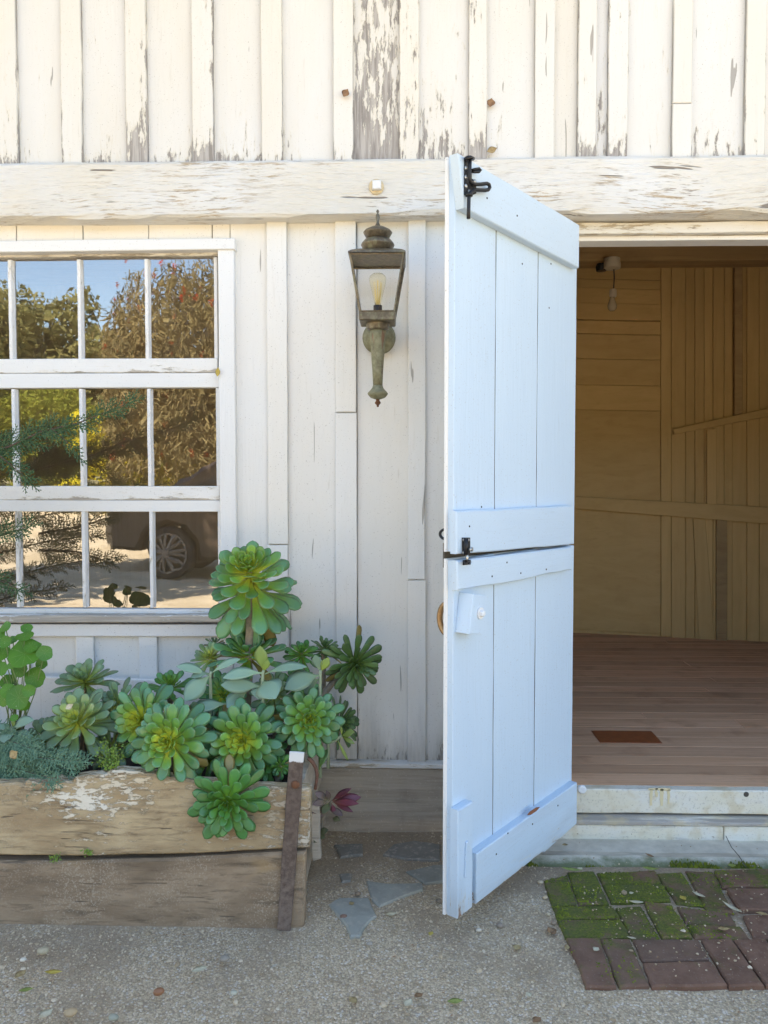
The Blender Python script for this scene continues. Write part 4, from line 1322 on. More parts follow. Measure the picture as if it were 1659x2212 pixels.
def grit():
    T = NT("mixed_grit")
    a = T.n("ShaderNodeAttribute"); a.attribute_name = "shade"
    rp = T.n("ShaderNodeValToRGB")
    e = rp.color_ramp.elements
    e[0].position = 0; e[0].color = (0.35, 0.26, 0.16, 1)
    e[1].position = 1; e[1].color = (0.74, 0.60, 0.435, 1)
    for p_, c_ in ((.3, (0.47, 0.36, 0.23, 1)), (.6, (0.56, 0.435, 0.29, 1)), (.85, (0.63, 0.51, 0.36, 1))):
        q = e.new(p_); q.color = c_
    rp.color_ramp.interpolation = 'CONSTANT'
    T.l(a.outputs["Fac"], rp.inputs[0])
    return T.pbr(rp.outputs[0], .85)
PLY = -.640                         # planter front
PLX1 = P(662, 1990, PLY).x
gritm = grit()
stones("gravel", 30000, (-1.35, 1.45, -1.25, -.02), .0012, .0042, 5, gritm, None, "fine pale gravel scattered over the ground")
stones("coarse_gravel", 260, (-1.35, 1.45, -1.25, -.05), .004, .0105, 9, gritm, None, "larger pebbles mixed into the fine gravel")

# ================================================================ PLANTER
def pl_mat(name, ca, cb, pa, thr, seed, dust):
    T = NT(name)
    v = T.coord(True)
    gv = T.scaled(v, (.16, 1, 1))
    g = T.noise(gv, 60, 5, .65, .6)
    g2 = T.noise(T.scaled(v, (.35, 1, 1)), 14, 5, .62, .5)
    fl = T.noise(T.scaled(v, (.35, 1, 1)), 62, 7, .74)
    big = T.noise(T.scaled(v, (.5, 1, 1)), 4.5, 3, .5)
    c = T.mix(T.step(g2, .3, .72), ca, cb)
    c = T.mix(T.math('MULTIPLY', T.step(g, .48, .72), .8), c, tuple(k*.5 for k in ca))
    z = sepz(T, T.coord(False))[2]
    pm = T.step(T.math('ADD', T.math('ADD', T.math('MULTIPLY', fl, .62), T.math('MULTIPLY', big, .38)), T.math('MULTIPLY', z, .30)), thr, thr + .02)
    c = T.mix(T.math('MULTIPLY', pm, .92), c, T.mix(T.step(big, .4, .6), (0.68, 0.54, 0.35), pa))
    orange = T.step(T.noise(T.scaled(v, (.5, 1, 1)), 7, 3, .5), .64, .74)
    c = T.mix(T.math('MULTIPLY', T.math('MULTIPLY', orange, T.math('SUBTRACT', 1.0, pm)), .5), c, (0.40, 0.25, 0.10))
    st = T.step(T.noise(T.scaled(v, (.6, 1, 1)), 3.1, 4, .6), .50, .70)
    c = T.mix(T.math('MULTIPLY', st, dust*1.3), c, tuple(k*.6 for k in ca))
    sp = T.math('MULTIPLY', T.step(T.noise(v, 190, 3, .6), .50, .66), T.step(T.noise(v, 6, 3, .6), .35, .65))
    c = T.mix(T.math('MULTIPLY', sp, dust), c, (0.58, 0.50, 0.39))
    cr = T.step(T.noise(T.scaled(v, (.07, 1, 1)), 60, 3, .5, .4), .665, .69)
    c = T.mix(T.math('MULTIPLY', cr, .7), c, (0.10, 0.075, 0.05))
    h = T.math('ADD', T.math('SUBTRACT', T.math('MULTIPLY', g, .5), T.math('MULTIPLY', cr, .8)), T.math('MULTIPLY', pm, .5))
    return T.pbr(c, .85, T.bump(h, .8, .004))
M['pl_up'] = pl_mat("sandy_peeling_board", (0.36, 0.245, 0.13), (0.58, 0.435, 0.25), (0.82, 0.75, 0.62), .555, 1, .35)
M['pl_lo'] = pl_mat("dusty_brown_board", (0.225, 0.155, 0.095), (0.37, 0.27, 0.175), (0.58, 0.49, 0.36), .76, 2, .42)
plx0 = -2.3
planter = empty("wooden_planter", ((plx0 + PLX1)/2, -.33, 0), "long weathered wooden planter with peeling boards and a rusty strap under the window", "planter")
def edge_pts(lst, y): return [(P(a, b, y).x, P(a, b, y).z) for a, b in lst]
def fineedge(pts, n, j, r=rng):
    out = []
    for (a, b) in zip(pts[:-1], pts[1:]):
        for k in range(n):
            t = k/n
            out.append((a[0]+(b[0]-a[0])*t, a[1]+(b[1]-a[1])*t + (r.uniform(-j, j) if k else 0)))
    out.append(pts[-1]); return out
top = edge_pts([(0, 1694), (50, 1693), (56, 1687), (120, 1684), (150, 1690), (163, 1680), (205, 1676), (232, 1672), (236, 1666), (300, 1668), (345, 1676), (420, 1688), (500, 1695), (560, 1700), (600, 1702), (640, 1702), (671, 1706)], PLY)
bot = edge_pts([(668, 1832), (600, 1835), (480, 1842), (330, 1847), (160, 1850), (0, 1848)], PLY)
o_ = [(plx0, bot[-1][1]), (plx0, top[0][1])] + fineedge(top, 3, .003) + fineedge(bot, 3, .0015)
MB().prism(o_, 0, .042, .006, XZ(PLY + .042)).build("board", M['pl_up'], planter)
top = edge_pts([(0, 1860), (160, 1862), (330, 1856), (480, 1849), (600, 1842), (660, 1840)], PLY + .004)
bot = edge_pts([(656, 2012), (600, 2014), (540, 2018), (420, 2026), (300, 2027), (180, 2024), (0, 2020)], PLY + .004)
o_ = [(plx0, bot[-1][1] - .02), (plx0, top[0][1])] + fineedge(top, 3, .0015) + fineedge([(a, b - .02) for a, b in bot], 2, .001)
MB().prism(o_, 0, .045, .007, XZ(PLY + .004 + .045)).build("board", M['pl_lo'], planter)
# iron strap
q = [P(a, b, PLY - .012) for a, b in ((625, 1625), (657, 1627), (627, 2014), (598, 2010))]
def strap_mat():
    T = NT("rusty_strap")
    v = T.coord(False)
    n = T.noise(v, 60, 5, .7)
    c = T.mix(T.step(n, .3, .7), (0.095, 0.062, 0.046), (0.175, 0.125, 0.095))
    z = sepz(T, v)[2]
    dust = T.step(T.math('ADD', T.math('MULTIPLY', z, -1.2), n), .15, .75)
    c = T.mix(T.math('MULTIPLY', dust, .6), c, (0.27, 0.205, 0.165))
    wt = T.step(T.math('ADD', T.math('MULTIPLY', z, 6.0), T.math('MULTIPLY', T.noise(v, 70, 4, .7), .12)), 3.06, 3.09)
    c = T.mix(T.math('MULTIPLY', wt, .9), c, (0.78, 0.77, 0.74))
    return T.pbr(c, .75, T.bump(n, .6, .002), .15)
st = MB().prism(quad_outline(*[(v.x, v.z) for v in q], (2, 12), .0012), 0, .008, .0015, XZ(PLY - .003)).build("strap", strap_mat(), planter)
c = P(638, 1695, PLY - .0115)
MB().lathe([(.013, 0), (.011, .004), (.004, .006)], c, (0, -1, 0), 8).build("strap_bolt", M['rust'], planter)
# end boards, back board, leaning stub, soil
for z0, z1, dx in ((.012, .20, -.016), (.212, .40, -.004)):
    MB().box(PLX1 - .05 + dx, PLX1 - .012 + dx, PLY + .06, -.06, z0, z1).build("end_board", M['skirt'], planter)
q0, q1 = P(80, 1446, -.05), P(392, 1468, -.05)
sl_ = (q1.z - q0.z) / (q1.x - q0.x)
xe = P(700, 1500, -.05).x
MB().prism(quad_outline((plx0, q0.z - .004), (q1.x + .1, q1.z - .006), (q1.x + .1, .0), (plx0, .0), (8, 2), .002), 0, .018, .003, XZ(-.037)).build("back_board", M['paint_lo'], planter, color=(.2, 1.2, .1, 1))
qs = [P(a, b, -.40) for a, b in ((668, 1735), (690, 1740), (694, 1853), (676, 1858))]
MB().prism(quad_outline(*[(v.x, v.z) for v in qs], (1, 5), .002), 0, .03, .003, XZ(-.38)).build("stake", M['skirt'], planter)
so = MB()
sn = 40; sm = 8
for j in range(sm + 1):
    so.add([(plx0 + (PLX1 - .06 - plx0)*i/sn, PLY + .05 + (-.055 - PLY - .05)*j/sm, .355 + .02*mnoise.noise(Vector((i*.6, j*.7, 1)))) for i in range(sn + 1)], [])
for j in range(sm):
    for i in range(sn):
        so.f.append((j*(sn+1)+i, j*(sn+1)+i+1, (j+1)*(sn+1)+i+1, (j+1)*(sn+1)+i))
so.build("soil", simple("dark_potting_soil", (0.035, 0.027, 0.02), .95, 0, 60, .5, .006), planter, smooth=True)

# ================================================================ PLANTS
def leaf_mat(name, tip, mid, base, rim, rough=.36, rimw=.5, spec=.5, subs=0.0):
    """UV.x across (-1..1 as 0..1), UV.y along. object colour multiplies"""
    T = NT(name)
    tc = T.n("ShaderNodeTexCoord")
    s = sepz(T, tc.outputs["UV"])
    oi = T.n("ShaderNodeObjectInfo")
    oc = sepz(T, oi.outputs["Color"])
    u = s[1]
    n = T.noise(T.coord(True), 14, 4, .6)
    young = oc[0]
    uu = T.math('SUBTRACT', T.math('ADD', u, T.math('MULTIPLY', T.math('SUBTRACT', n, .5), .35)), T.math('MULTIPLY', young, .62))
    c = T.mix(T.step(uu, .0, .5), base, mid)
    c = T.mix(T.step(uu, .4, .92), c, tip)
    acr = T.math('MULTIPLY', T.math('ABSOLUTE', T.math('SUBTRACT', s[0], .5)), 2.0)
    e = T.math('MAXIMUM', T.step(acr, .88, 1.0), T.step(u, .955, 1.0))
    c = T.mix(T.math('MULTIPLY', e, rimw), c, rim)
    rd = T.math('ADD', .78, T.math('MULTIPLY', oi.outputs["Random"], .45))
    cx = T.n("ShaderNodeCombineXYZ")
    for i in range(3): T.l(rd, cx.inputs[i])
    c = T.mix(1.0, c, cx.outputs[0], 'MULTIPLY')
    # waxy bloom and a few scuffs
    c = T.mix(T.math('MULTIPLY', T.step(T.noise(T.coord(True), 40, 4, .7), .62, .75), .18), c, (0.30, 0.34, 0.26))
    # dry, browned leaves low on the stem
    c = T.mix(oc[1], c, T.mix(n, (0.16, 0.13, 0.03), (0.27, 0.21, 0.06)))
    nm = T.bump(T.noise(T.coord(True), 60, 3, .6), .12, .001)
    kw = {"Specular IOR Level": spec}
    if subs: kw.update({"Subsurface Weight": subs, "Subsurface Scale": .004})
    return T.pbr(c, rough, nm, **kw)

def spoon(name, curve, wid, thick, mat, prof=None, nu=8):
    prof = prof or [(0, .15), (.15, .15), (.35, .20), (.52, .29), (.68, .42), (.80, .48), (.90, .42), (.965, .24), (1.0, .03)]
    me = bpy.data.meshes.new(name)
    vs_, fs_, uvs = [], [], []
    n = len(prof)
    for i, (u, hw) in enumerate(prof):
        zc = curve * (u**2) 
        w_ = hw * wid * 2
        ch = .10 * (1 - u) * w_           # channelled near the base
        th = thick * (0.9 if u < .5 else 0.9 - (u - .5)*1.0)
        ring = [(-1, 0), (-.55, th*.55 - ch*.4), (0, th*.75 - ch), (.55, th*.55 - ch*.4), (1, 0), (.55, -th*.55), (0, -th*.8), (-.55, -th*.55)]
        for a, z in ring:
            lift = .16 * abs(a)**2 * w_ * (.6 if u > .3 else 1)
            vs_.append((a*w_*.5, u, zc + z + lift*.5))
            uvs.append((.5 + a*.5, u))
    for i in range(n - 1):
        for k in range(8):
            k2 = (k + 1) % 8
            fs_.append((i*8+k, i*8+k2, (i+1)*8+k2, (i+1)*8+k))
    fs_.append(tuple((n-1)*8 + k for k in range(8)))
    fs_.append(tuple(reversed(range(8))))
    me.from_pydata(vs_, [], fs_)
    ul = me.uv_layers.new(name="UVMap")
    for p_ in me.polygons:
        p_.use_smooth = True
        for li in p_.loop_indices:
            ul.data[li].uv = uvs[me.loops[li].vertex_index]
    me.materials.append(mat)
    bm = bmesh.new(); bm.from_mesh(me); bmesh.ops.recalc_face_normals(bm, faces=bm.faces[:]); bm.to_mesh(me); bm.free()
    return me

RIM = (0.26, 0.24, 0.10)
LM = {
 'std': leaf_mat("succulent_green", (0.098, 0.255, 0.115), (0.180, 0.350, 0.055), (0.54, 0.570, 0.060), RIM, .22, .45),
 'pale': leaf_mat("succulent_grey_green", (0.170, 0.270, 0.150), (0.235, 0.340, 0.100), (0.54, 0.57, 0.09), RIM, .30, .4),
 'deep': leaf_mat("succulent_deep_green", (0.068, 0.215, 0.058), (0.120, 0.290, 0.040), (0.24, 0.37, 0.035), (0.13, 0.10, 0.045), .30, .4),
 'dark': leaf_mat("succulent_dark_green", (0.075, 0.150, 0.050), (0.100, 0.190, 0.050), (0.16, 0.24, 0.035), (0.10, 0.085, 0.03), .36, .4),
}
SHAPES = {}
NARROW = [(0, .16), (.15, .17), (.35, .22), (.55, .30), (.72, .38), (.85, .40), (.94, .32), (.985, .16), (1.0, .03)]
for k_m, m_ in LM.items():
    SHAPES[k_m] = [spoon("leaf", cv, wd, .055, m_) for cv, wd in ((.22, .38), (.10, .36), (-.02, .36), (-.14, .36))]
    SHAPES[k_m + '_n'] = [spoon("leaf", cv, wd, .06, m_, NARROW) for cv, wd in ((.18, .36), (.08, .34), (-.02, .34), (-.12, .34))]
stem_m = simple("woody_succulent_stem", (0.34, 0.285, 0.21), .85, 0, 60, .5, .002)

def rosette(label, px, py, y, rpx, axis, style='std', n=46, th1=92, young=1.0, droop=0, dead=0, stem_to=None, seed=0, narrow=False, wob=.12, hgt=.30, name="rosette_succulent", group=None, stemr=.010):
    r = random.Random(seed*13 + 5)
    C = P(px, py, y)
    Rm = rpx * 1.12 / FPX * (y - CAM.y)
    A = Vector(axis).normalized()
    B = A.cross(Vector((0, 0, 1)));
    if B.length < .1: B = A.cross(Vector((1, 0, 0)))
    B.normalize(); Cc = A.cross(B)
    base = Vector(stem_to) if stem_to else C - A*Rm*.5 - Vector((0, 0, .1))
    t_ = empty(name, base, label, "succulent", group or "rosette succulents in the planter")
    # stem
    mid = (C - A*Rm*.45)
    pts = [base, base.lerp(mid, .4) + Vector((r.uniform(-.01, .01), r.uniform(-.01, .01), 0)), mid, C - A*Rm*.02]
    MB().tube(pts, [stemr*1.1, stemr, stemr*.95, stemr*.5], 7).build("stem", stem_m, t_, smooth=True)
    shp = SHAPES[style + ('_n' if narrow else '')]
    ph = r.uniform(0, 6.28)
    n = int(n*1.22)
    for i in range(n):
        t = i / (n - 1)
        phi = ph + i * 2.39996 + r.uniform(-wob, wob)
        th = R(16 + (th1 - 16) * (t**.66)) + r.uniform(-.10, .10)
        if droop and t > .55: th += R(droop) * ((t - .55)/.45)
        L = Rm * (.11 + .95 * t**.72) * r.uniform(.88, 1.08)
        if t > .8: L *= 1 - .10*(t - .8)/.2
        rad = B*math.cos(phi) + Cc*math.sin(phi)
        d = (A*math.cos(th) + rad*math.sin(th)).normalized()
        nrm = (A*math.sin(th) - rad*math.cos(th)).normalized()
        # roll slightly
        q = Quaternion(d, r.uniform(-.22, .22))
        nrm = q @ nrm
        xa = d.cross(nrm)
        wsc = L * (1.35 - .62*t) * r.uniform(.9, 1.12)
        me = shp[0 if t < .3 else (1 if t < .55 else (2 if t < .8 else 3))]
        o = bpy.data.objects.new("leaf", me)
        mt = Matrix((xa*wsc, d*L, nrm*L)).transposed().to_4x4()
        pos = C + A*Rm*(-hgt*t**1.3) + rad*Rm*.045*t
        mt.translation = pos - base
        col.objects.link(o)
        o.parent = t_
        o.matrix_local = mt
        yg = max(0.0, 1.1 - t*1.6) * young * r.uniform(.75, 1.15)
        dd = 1.0 if (t > 1 - max(dead, .05) and r.random() < (.75 if dead else .4)) else 0.0
        o.color = (yg, dd, 0, 1)
    return t_

F_ = -1.0   # towards the viewer
def soilp(px, y): p = P(px, 1700, y); return (p.x, y, .35)
rosette("tallest rosette succulent, rising in front of the window's lower right corner", 536, 1222, -.40, 112, (.02, -.72, .78), 'std', 80, 112, .75, 30, .10, soilp(535, -.36), 1, hgt=.95, stemr=.013)
rosette("blue-green rosette directly under the tallest one, behind broad grey leaves", 538, 1412, -.34, 82, (0, -.35, .95), 'std', 40, 86, .2, 0, 0, soilp(540, -.34), 2, hgt=.15)
rosette("small thin-leaved rosette at the window sill's right end, left of the tall one's stem", 452, 1418, -.30, 46, (-.15, -.6, .8), 'pale', 34, 92, .9, 0, 0, soilp(455, -.28), 3, narrow=True)
rosette("small dark-rimmed sprig poking up under the window corner", 462, 1388, -.20, 26, (.1, -.2, 1), 'dark', 20, 85, 0, 0, .3, soilp(462, -.2), 31, narrow=True)
rosette("small leafy rosette right of the grey stems, against the white wall", 652, 1409, -.25, 42, (.05, -.55, .83), 'deep', 36, 96, .4, 0, 0, soilp(655, -.2), 4)
rosette("little rosette seen edge-on beside the dark right-hand rosette", 702, 1396, -.20, 40, (.2, -.25, .95), 'dark', 34, 98, .4, 0, 0, soilp(690, -.16), 5, narrow=True)
rosette("dark green rosette leaning out furthest right over the wall", 772, 1436, -.26, 68, (.42, -.80, -.10), 'dark', 46, 92, .3, 0, 0, P(683, 1520, -.24), 6, narrow=True, stemr=.011)
rosette("spiky dark rosette half hidden at the planter's right end", 742, 1560, -.22, 58, (.80, -.35, .25), 'dark', 34, 80, .1, 0, 0, P(690, 1610, -.22), 7, narrow=True)
rosette("dense grey-green rosette just above the rusty strap", 668, 1556, -.50, 76, (.22, -.92, .28), 'std', 54, 96, .5, 0, 0, soilp(650, -.4), 8)
rosette("large rosette with yellow-green heart between the strap and the left twin", 521, 1600, -.55, 90, (.03, -.95, .28), 'std', 52, 96, 1.0, 0, 0, soilp(520, -.42), 9)
rosette("lowest deep green rosette hanging over the planter's front board", 489, 1735, -.70, 85, (.05, -.98, .10), 'deep', 50, 96, .35, 0, 0, P(497, 1690, -.60), 10)
rosette("large front rosette spilling over the board's broken edge", 362, 1602, -.64, 92, (-.05, -.95, .30), 'std', 54, 98, 1.0, 6, .06, soilp(370, -.46), 11)
rosette("yellow-hearted rosette tucked behind the left of the front rosette", 302, 1556, -.52, 82, (-.22, -.90, .35), 'std', 44, 96, 1.25, 0, 0, soilp(310, -.40), 12)
rosette("pale grey-green rosette above the feathery foliage, a dry petal on it", 163, 1556, -.50, 88, (-.10, -.75, .66), 'pale', 50, 98, .9, 8, 0, soilp(170, -.38), 13)
rosette("flat pale rosette against the boards below the window", 182, 1468, -.28, 66, (0, -.42, .91), 'pale', 40, 90, .3, 0, 0, soilp(185, -.24), 14, hgt=.2)
rosette("small yellowish rosette squeezed in behind the front rosettes", 368, 1480, -.36, 50, (.15, -.5, .85), 'deep', 30, 84, .9, 0, 0, soilp(370, -.33), 15)
rosette("tiny rosette low behind the rusty strap", 604, 1656, -.53, 28, (-.1, -.95, .1), 'deep', 22, 92, 0, 0, 0, soilp(604, -.48), 16)
rosette("rosette in shade low between the front pair and the deep green one", 430, 1560, -.42, 62, (.1, -.7, .7), 'pale', 34, 94, .1, 0, 0, soilp(430, -.38), 17)

for k_f, (px_, py_, y_, r_f, st_, lab_) in enumerate((
    (590, 1500, -.40, 56, 'pale', "shaded rosette under the centre grey leaves"), (480, 1500, -.40, 54, 'std', "shaded rosette left of the centre grey stem"), (640, 1480, -.34, 50, 'deep', "shaded rosette behind the strap rosette"),
    (250, 1520, -.36, 60, 'pale', "shaded rosette between the flat pale rosette and the yellow-hearted one"), (100, 1600, -.46, 60, 'pale', "shaded rosette under the left of the pale rosette"), (445, 1640, -.50, 60, 'std', "shaded rosette deep between the two large front ones"), (580, 1640, -.50, 52, 'deep', "shaded rosette low left of the strap"), (235, 1610, -.46, 58, 'pale', "shaded rosette behind the lime herb"))):
    rosette(lab_, px_, py_, y_, r_f, (rng.uniform(-.3, .3), -.8, .5), st_, 34, 100, .2, 0, 0, soilp(px_, y_ + .04), 50 + k_f)

# ---- broad grey-leaved succulent: blades drawn from base to tip
def blade(mb, uvs, base, tip, width, up, bow, cup=.12, prof=None, n=9, thick=.0022):
    base, tip, up = Vector(base), Vector(tip), Vector(up).normalized()
    ax = (tip - base); L = ax.length; ax.normalize()
    side = ax.cross(up).normalized(); up = side.cross(ax).normalized()
    prof = prof or [.10, .14, .34, .66, .90, 1.0, 1.0, .86, .55, .06]
    m = len(prof)
    rows_ = []
    for i in range(m):
        t = i / (m - 1)
        c = base + ax*L*t + up*(bow*L*math.sin(math.pi*min(1, t*1.0))*1.0)
        w_ = prof[i]*width/2
        k = [c - side*w_ + up*cup*w_, c - side*w_*.5, c, c + side*w_*.5, c + side*w_ + up*cup*w_]
        k2 = [c + side*w_*.5 - up*thick, c - up*thick, c - side*w_*.5 - up*thick]
        rows_.append(mb.add(k + k2, []))
        for a in (0, .25, .5, .75, 1, .75, .5, .25): uvs.append((a, t))
    for i in range(m - 1):
        for q in range(8):
            q2 = (q + 1) % 8
            mb.f.append((rows_[i]+q, rows_[i]+q2, rows_[i+1]+q2, rows_[i+1]+q))
def uvbuild(mb, uvs, name, mat, parent, color=None):
    xs = Vector((sum(v.x for v in mb.v)/len(mb.v), sum(v.y for v in mb.v)/len(mb.v), min(v.z for v in mb.v)))
    o = mb.build(name, mat, parent, origin=xs, smooth=True, color=color)
    ul = o.data.uv_layers.new(name="UVMap")
    for l in o.data.loops: ul.data[l.index].uv = uvs[l.vertex_index]
    return o
GREY = leaf_mat("felted_grey_leaf", (0.225, 0.345, 0.250), (0.235, 0.355, 0.245), (0.30, 0.40, 0.22), (0.27, 0.33, 0.27), .6, .35, .3)
YOUNG = leaf_mat("young_leaf", (0.24, 0.34, 0.10), (0.26, 0.36, 0.08), (0.30, 0.38, 0.06), (0.30, 0.36, 0.1), .45, .2)
def r7(cx, cy, y): return P(398 + cx*.28, 1327 + cy*.28, y)
def r6(cx, cy, y): return P(cx*.28, 1327 + cy*.28, y)
def greyplant(label, stem, leaves, conv, yb, seed):
    base = conv(*stem[0], yb); base.z = min(base.z, .36)
    t_ = empty("broad_leaf_succulent", base, label, "succulent", "grey broad-leaved succulents in the planter")
    MB().tube([base] + [conv(a, b, yb) for a, b in stem], [.006] + [.0055 - .001*i/len(stem) for i in range(len(stem))], 7).build("stem", simple("pale_green_stem", (0.30, 0.37, 0.24), .55), t_, smooth=True)
    for (b0, t0, dy0, dy1, wpx, up, bow, mt) in leaves:
        mb, uvs = MB(), []
        blade(mb, uvs, conv(*b0, yb + dy0), conv(*t0, yb + dy1), wpx*1.15*.28/FPX*(yb - CAM.y), up, bow)
        uvbuild(mb, uvs, "leaf", GREY if mt == 0 else YOUNG, t_, (0, 0, 0, 1))
    return t_
greyplant("upright grey-leaved stem in the middle of the planter with a pale top leaf", [(606, 640), (602, 540), (606, 450), (615, 430)],
    [((612, 455), (300, 490), 0, -.03, 105, (0, -.6, .8), .10, 0), ((622, 460), (945, 405), 0, -.01, 90, (0, -.5, .85), .10, 0), ((612, 440), (585, 245), 0, -.01, 95, (-.2, -1, .1), .02, 1), ((618, 440), (645, 350), 0, -.03, 45, (.3, -1, 0), .02, 1),
     ((612, 520), (705, 650), 0, -.09, 185, (.1, -.9, .5), .12, 0), ((600, 560), (285, 545), 0, -.03, 120, (0, -.8, .55), .06, 0), ((612, 560), (575, 655), 0, -.05, 130, (0, -.8, .5), .1, 0)], r7, -.46, 1)
greyplant("grey-leaved stem with two small lime leaves above the strap rosette", [(1045, 640), (1048, 540), (1050, 450), (1052, 430)],
    [((1048, 470), (775, 575), 0, -.05, 150, (0, -.75, .65), .14, 0), ((1048, 440), (1010, 315), 0, -.02, 75, (-.2, -1, .1), 0, 0), ((1055, 440), (1112, 335), 0, -.02, 62, (.2, -1, .1), .02, 1), ((1040, 500), (920, 590), 0, .03, 150, (0, -.7, .7), .05, 0)], r7, -.44, 2)
greyplant("grey-leaved stem left of centre with a long drooping folded leaf", [(205, 680), (203, 560), (200, 470), (205, 440)],
    [((200, 470), (0, 665), 0, -.06, 130, (.3, -.8, .5), .14, 0), ((208, 455), (430, 345), 0, .0, 70, (0, -.6, .8), .08, 0), ((200, 455), (50, 490), 0, -.03, 80, (0, -.4, .9), .10, 0), ((190, 470), (-60, 400), 0, -.02, 90, (0, -.5, .85), .08, 0), ((330, 690), (62, 740), -.02, -.06, 105, (0, -.6, .8), .08, 0), ((480, 600), (330, 720), 0, -.05, 120, (0, -.8, .6), .08, 0)], r7, -.44, 3)
greyplant("small grey-leaved plant at the far left of the planter", [(85, 990), (90, 900), (95, 860)],
    [((92, 880), (262, 815), 0, -.03, 85, (0, -.7, .7), .12, 0), ((85, 880), (-30, 870), 0, -.03, 60, (0, -.6, .8), .1, 0), ((88, 900), (30, 990), 0, -.06, 100, (0, -.9, .4), .1, 0), ((95, 900), (235, 1000), 0, -.03, 120, (0, -.9, .5), .08, 0), ((92, 870), (110, 830), 0, -.02, 40, (0, -1, .2), 0, 1)], r6, -.50, 4)
greyplant("thin green sprig with narrow leaves right of the strap", [(1110, 1000), (1160, 975), (1215, 935)],
    [((1215, 938), (1310, 905), 0, -.02, 60, (0, -.7, .7), .05, 1), ((1215, 940), (1315, 1000), 0, -.02, 30, (0, -.9, .4), .1, 1), ((1180, 960), (1265, 1130), 0, .01, 22, (0, -.9, .3), .12, 1), ((1215, 935), (1210, 860), 0, 0, 16, (0, -1, 0), .0, 1)], r7, -.36, 5)
# dark single leaf and bare curled stem beside the strap
t_ = empty("curled_stem", r7(1015, 1340, -.50), "bare rusty-brown curled stem beside the strap", "stem")
MB().tube([r7(a, b, -.50) for a, b in ((950, 1110), (965, 1115), (990, 1140), (1015, 1185), (1025, 1240), (1018, 1300), (1010, 1350))], [.0058, .0062, .006, .0055, .0055, .005, .005], 8).build("stalk", simple("rust_brown_bark", (0.21, 0.10, 0.062), .8, 0, 120, .5, .002), t_, smooth=True)
mb, uvs = MB(), []
blade(mb, uvs, r7(1040, 1200, -.48), r7(1105, 1040, -.46), .028, (-.5, -.8, .1), .06)
uvbuild(mb, uvs, "leaf", LM['dark'], t_, (0, 0, 0, 1))

# ---- red and purple succulent by the stake
RED = leaf_mat("crimson_leaf", (0.15, 0.042, 0.062), (0.19, 0.04, 0.055), (0.26, 0.11, 0.075), (0.17, 0.10, 0.11), .42, .3)
MAU = leaf_mat("mauve_leaf", (0.185, 0.125, 0.12), (0.20, 0.15, 0.12), (0.19, 0.185, 0.10), (0.23, 0.12, 0.11), .45, .4)
GRN = leaf_mat("olive_leaf", (0.14, 0.155, 0.085), (0.17, 0.19, 0.09), (0.20, 0.21, 0.08), (0.2, 0.12, 0.08), .45, .4)
def r3(cx, cy, y): return P(630.4 + cx*.2, 1460 + cy*.2, y)
t_ = empty("crimson_succulent", r3(300, 1790, -.34), "small crimson and mauve succulent growing out at the planter's right end", "succulent")
MB().tube([r3(300, 1790, -.36), r3(330, 1550, -.36), r3(420, 1370, -.36), r3(440, 1350, -.37)], [.007, .007, .006, .004], 6).build("stem", stem_m, t_, smooth=True)
lv = [((430, 1350), (640, 1215), 70, RED), ((440, 1350), (600, 1235), 55, RED), ((440, 1355), (745, 1310), 110, RED), ((440, 1360), (720, 1380), 80, RED), ((440, 1360), (660, 1470), 60, RED), ((430, 1370), (470, 1500), 50, RED), ((420, 1360), (430, 1470), 45, MAU),
      ((400, 1350), (250, 1260), 90, MAU), ((380, 1350), (225, 1390), 80, MAU), ((400, 1370), (340, 1490), 100, GRN), ((380, 1400), (270, 1530), 90, MAU), ((400, 1420), (550, 1510), 75, MAU), ((350, 1450), (220, 1480), 75, MAU), ((410, 1345), (370, 1240), 60, MAU),
      ((300, 1700), (390, 1660), 75, GRN), ((300, 1720), (360, 1745), 70, GRN), ((290, 1730), (240, 1800), 70, GRN), ((300, 1690), (250, 1640), 60, GRN), ((440, 1540), (520, 1560), 60, GRN)]
lr = random.Random(4)
for (b0, t0, wp, mt) in lv:
    mb, uvs = MB(), []
    blade(mb, uvs, r3(*b0, -.37), r3(*t0, -.37 - lr.uniform(.0, .05)), wp*.2/FPX*2.46, (lr.uniform(-.3, .3), -.8, .5), .08)
    uvbuild(mb, uvs, "leaf", mt, t_, (0, 0, 0, 1))

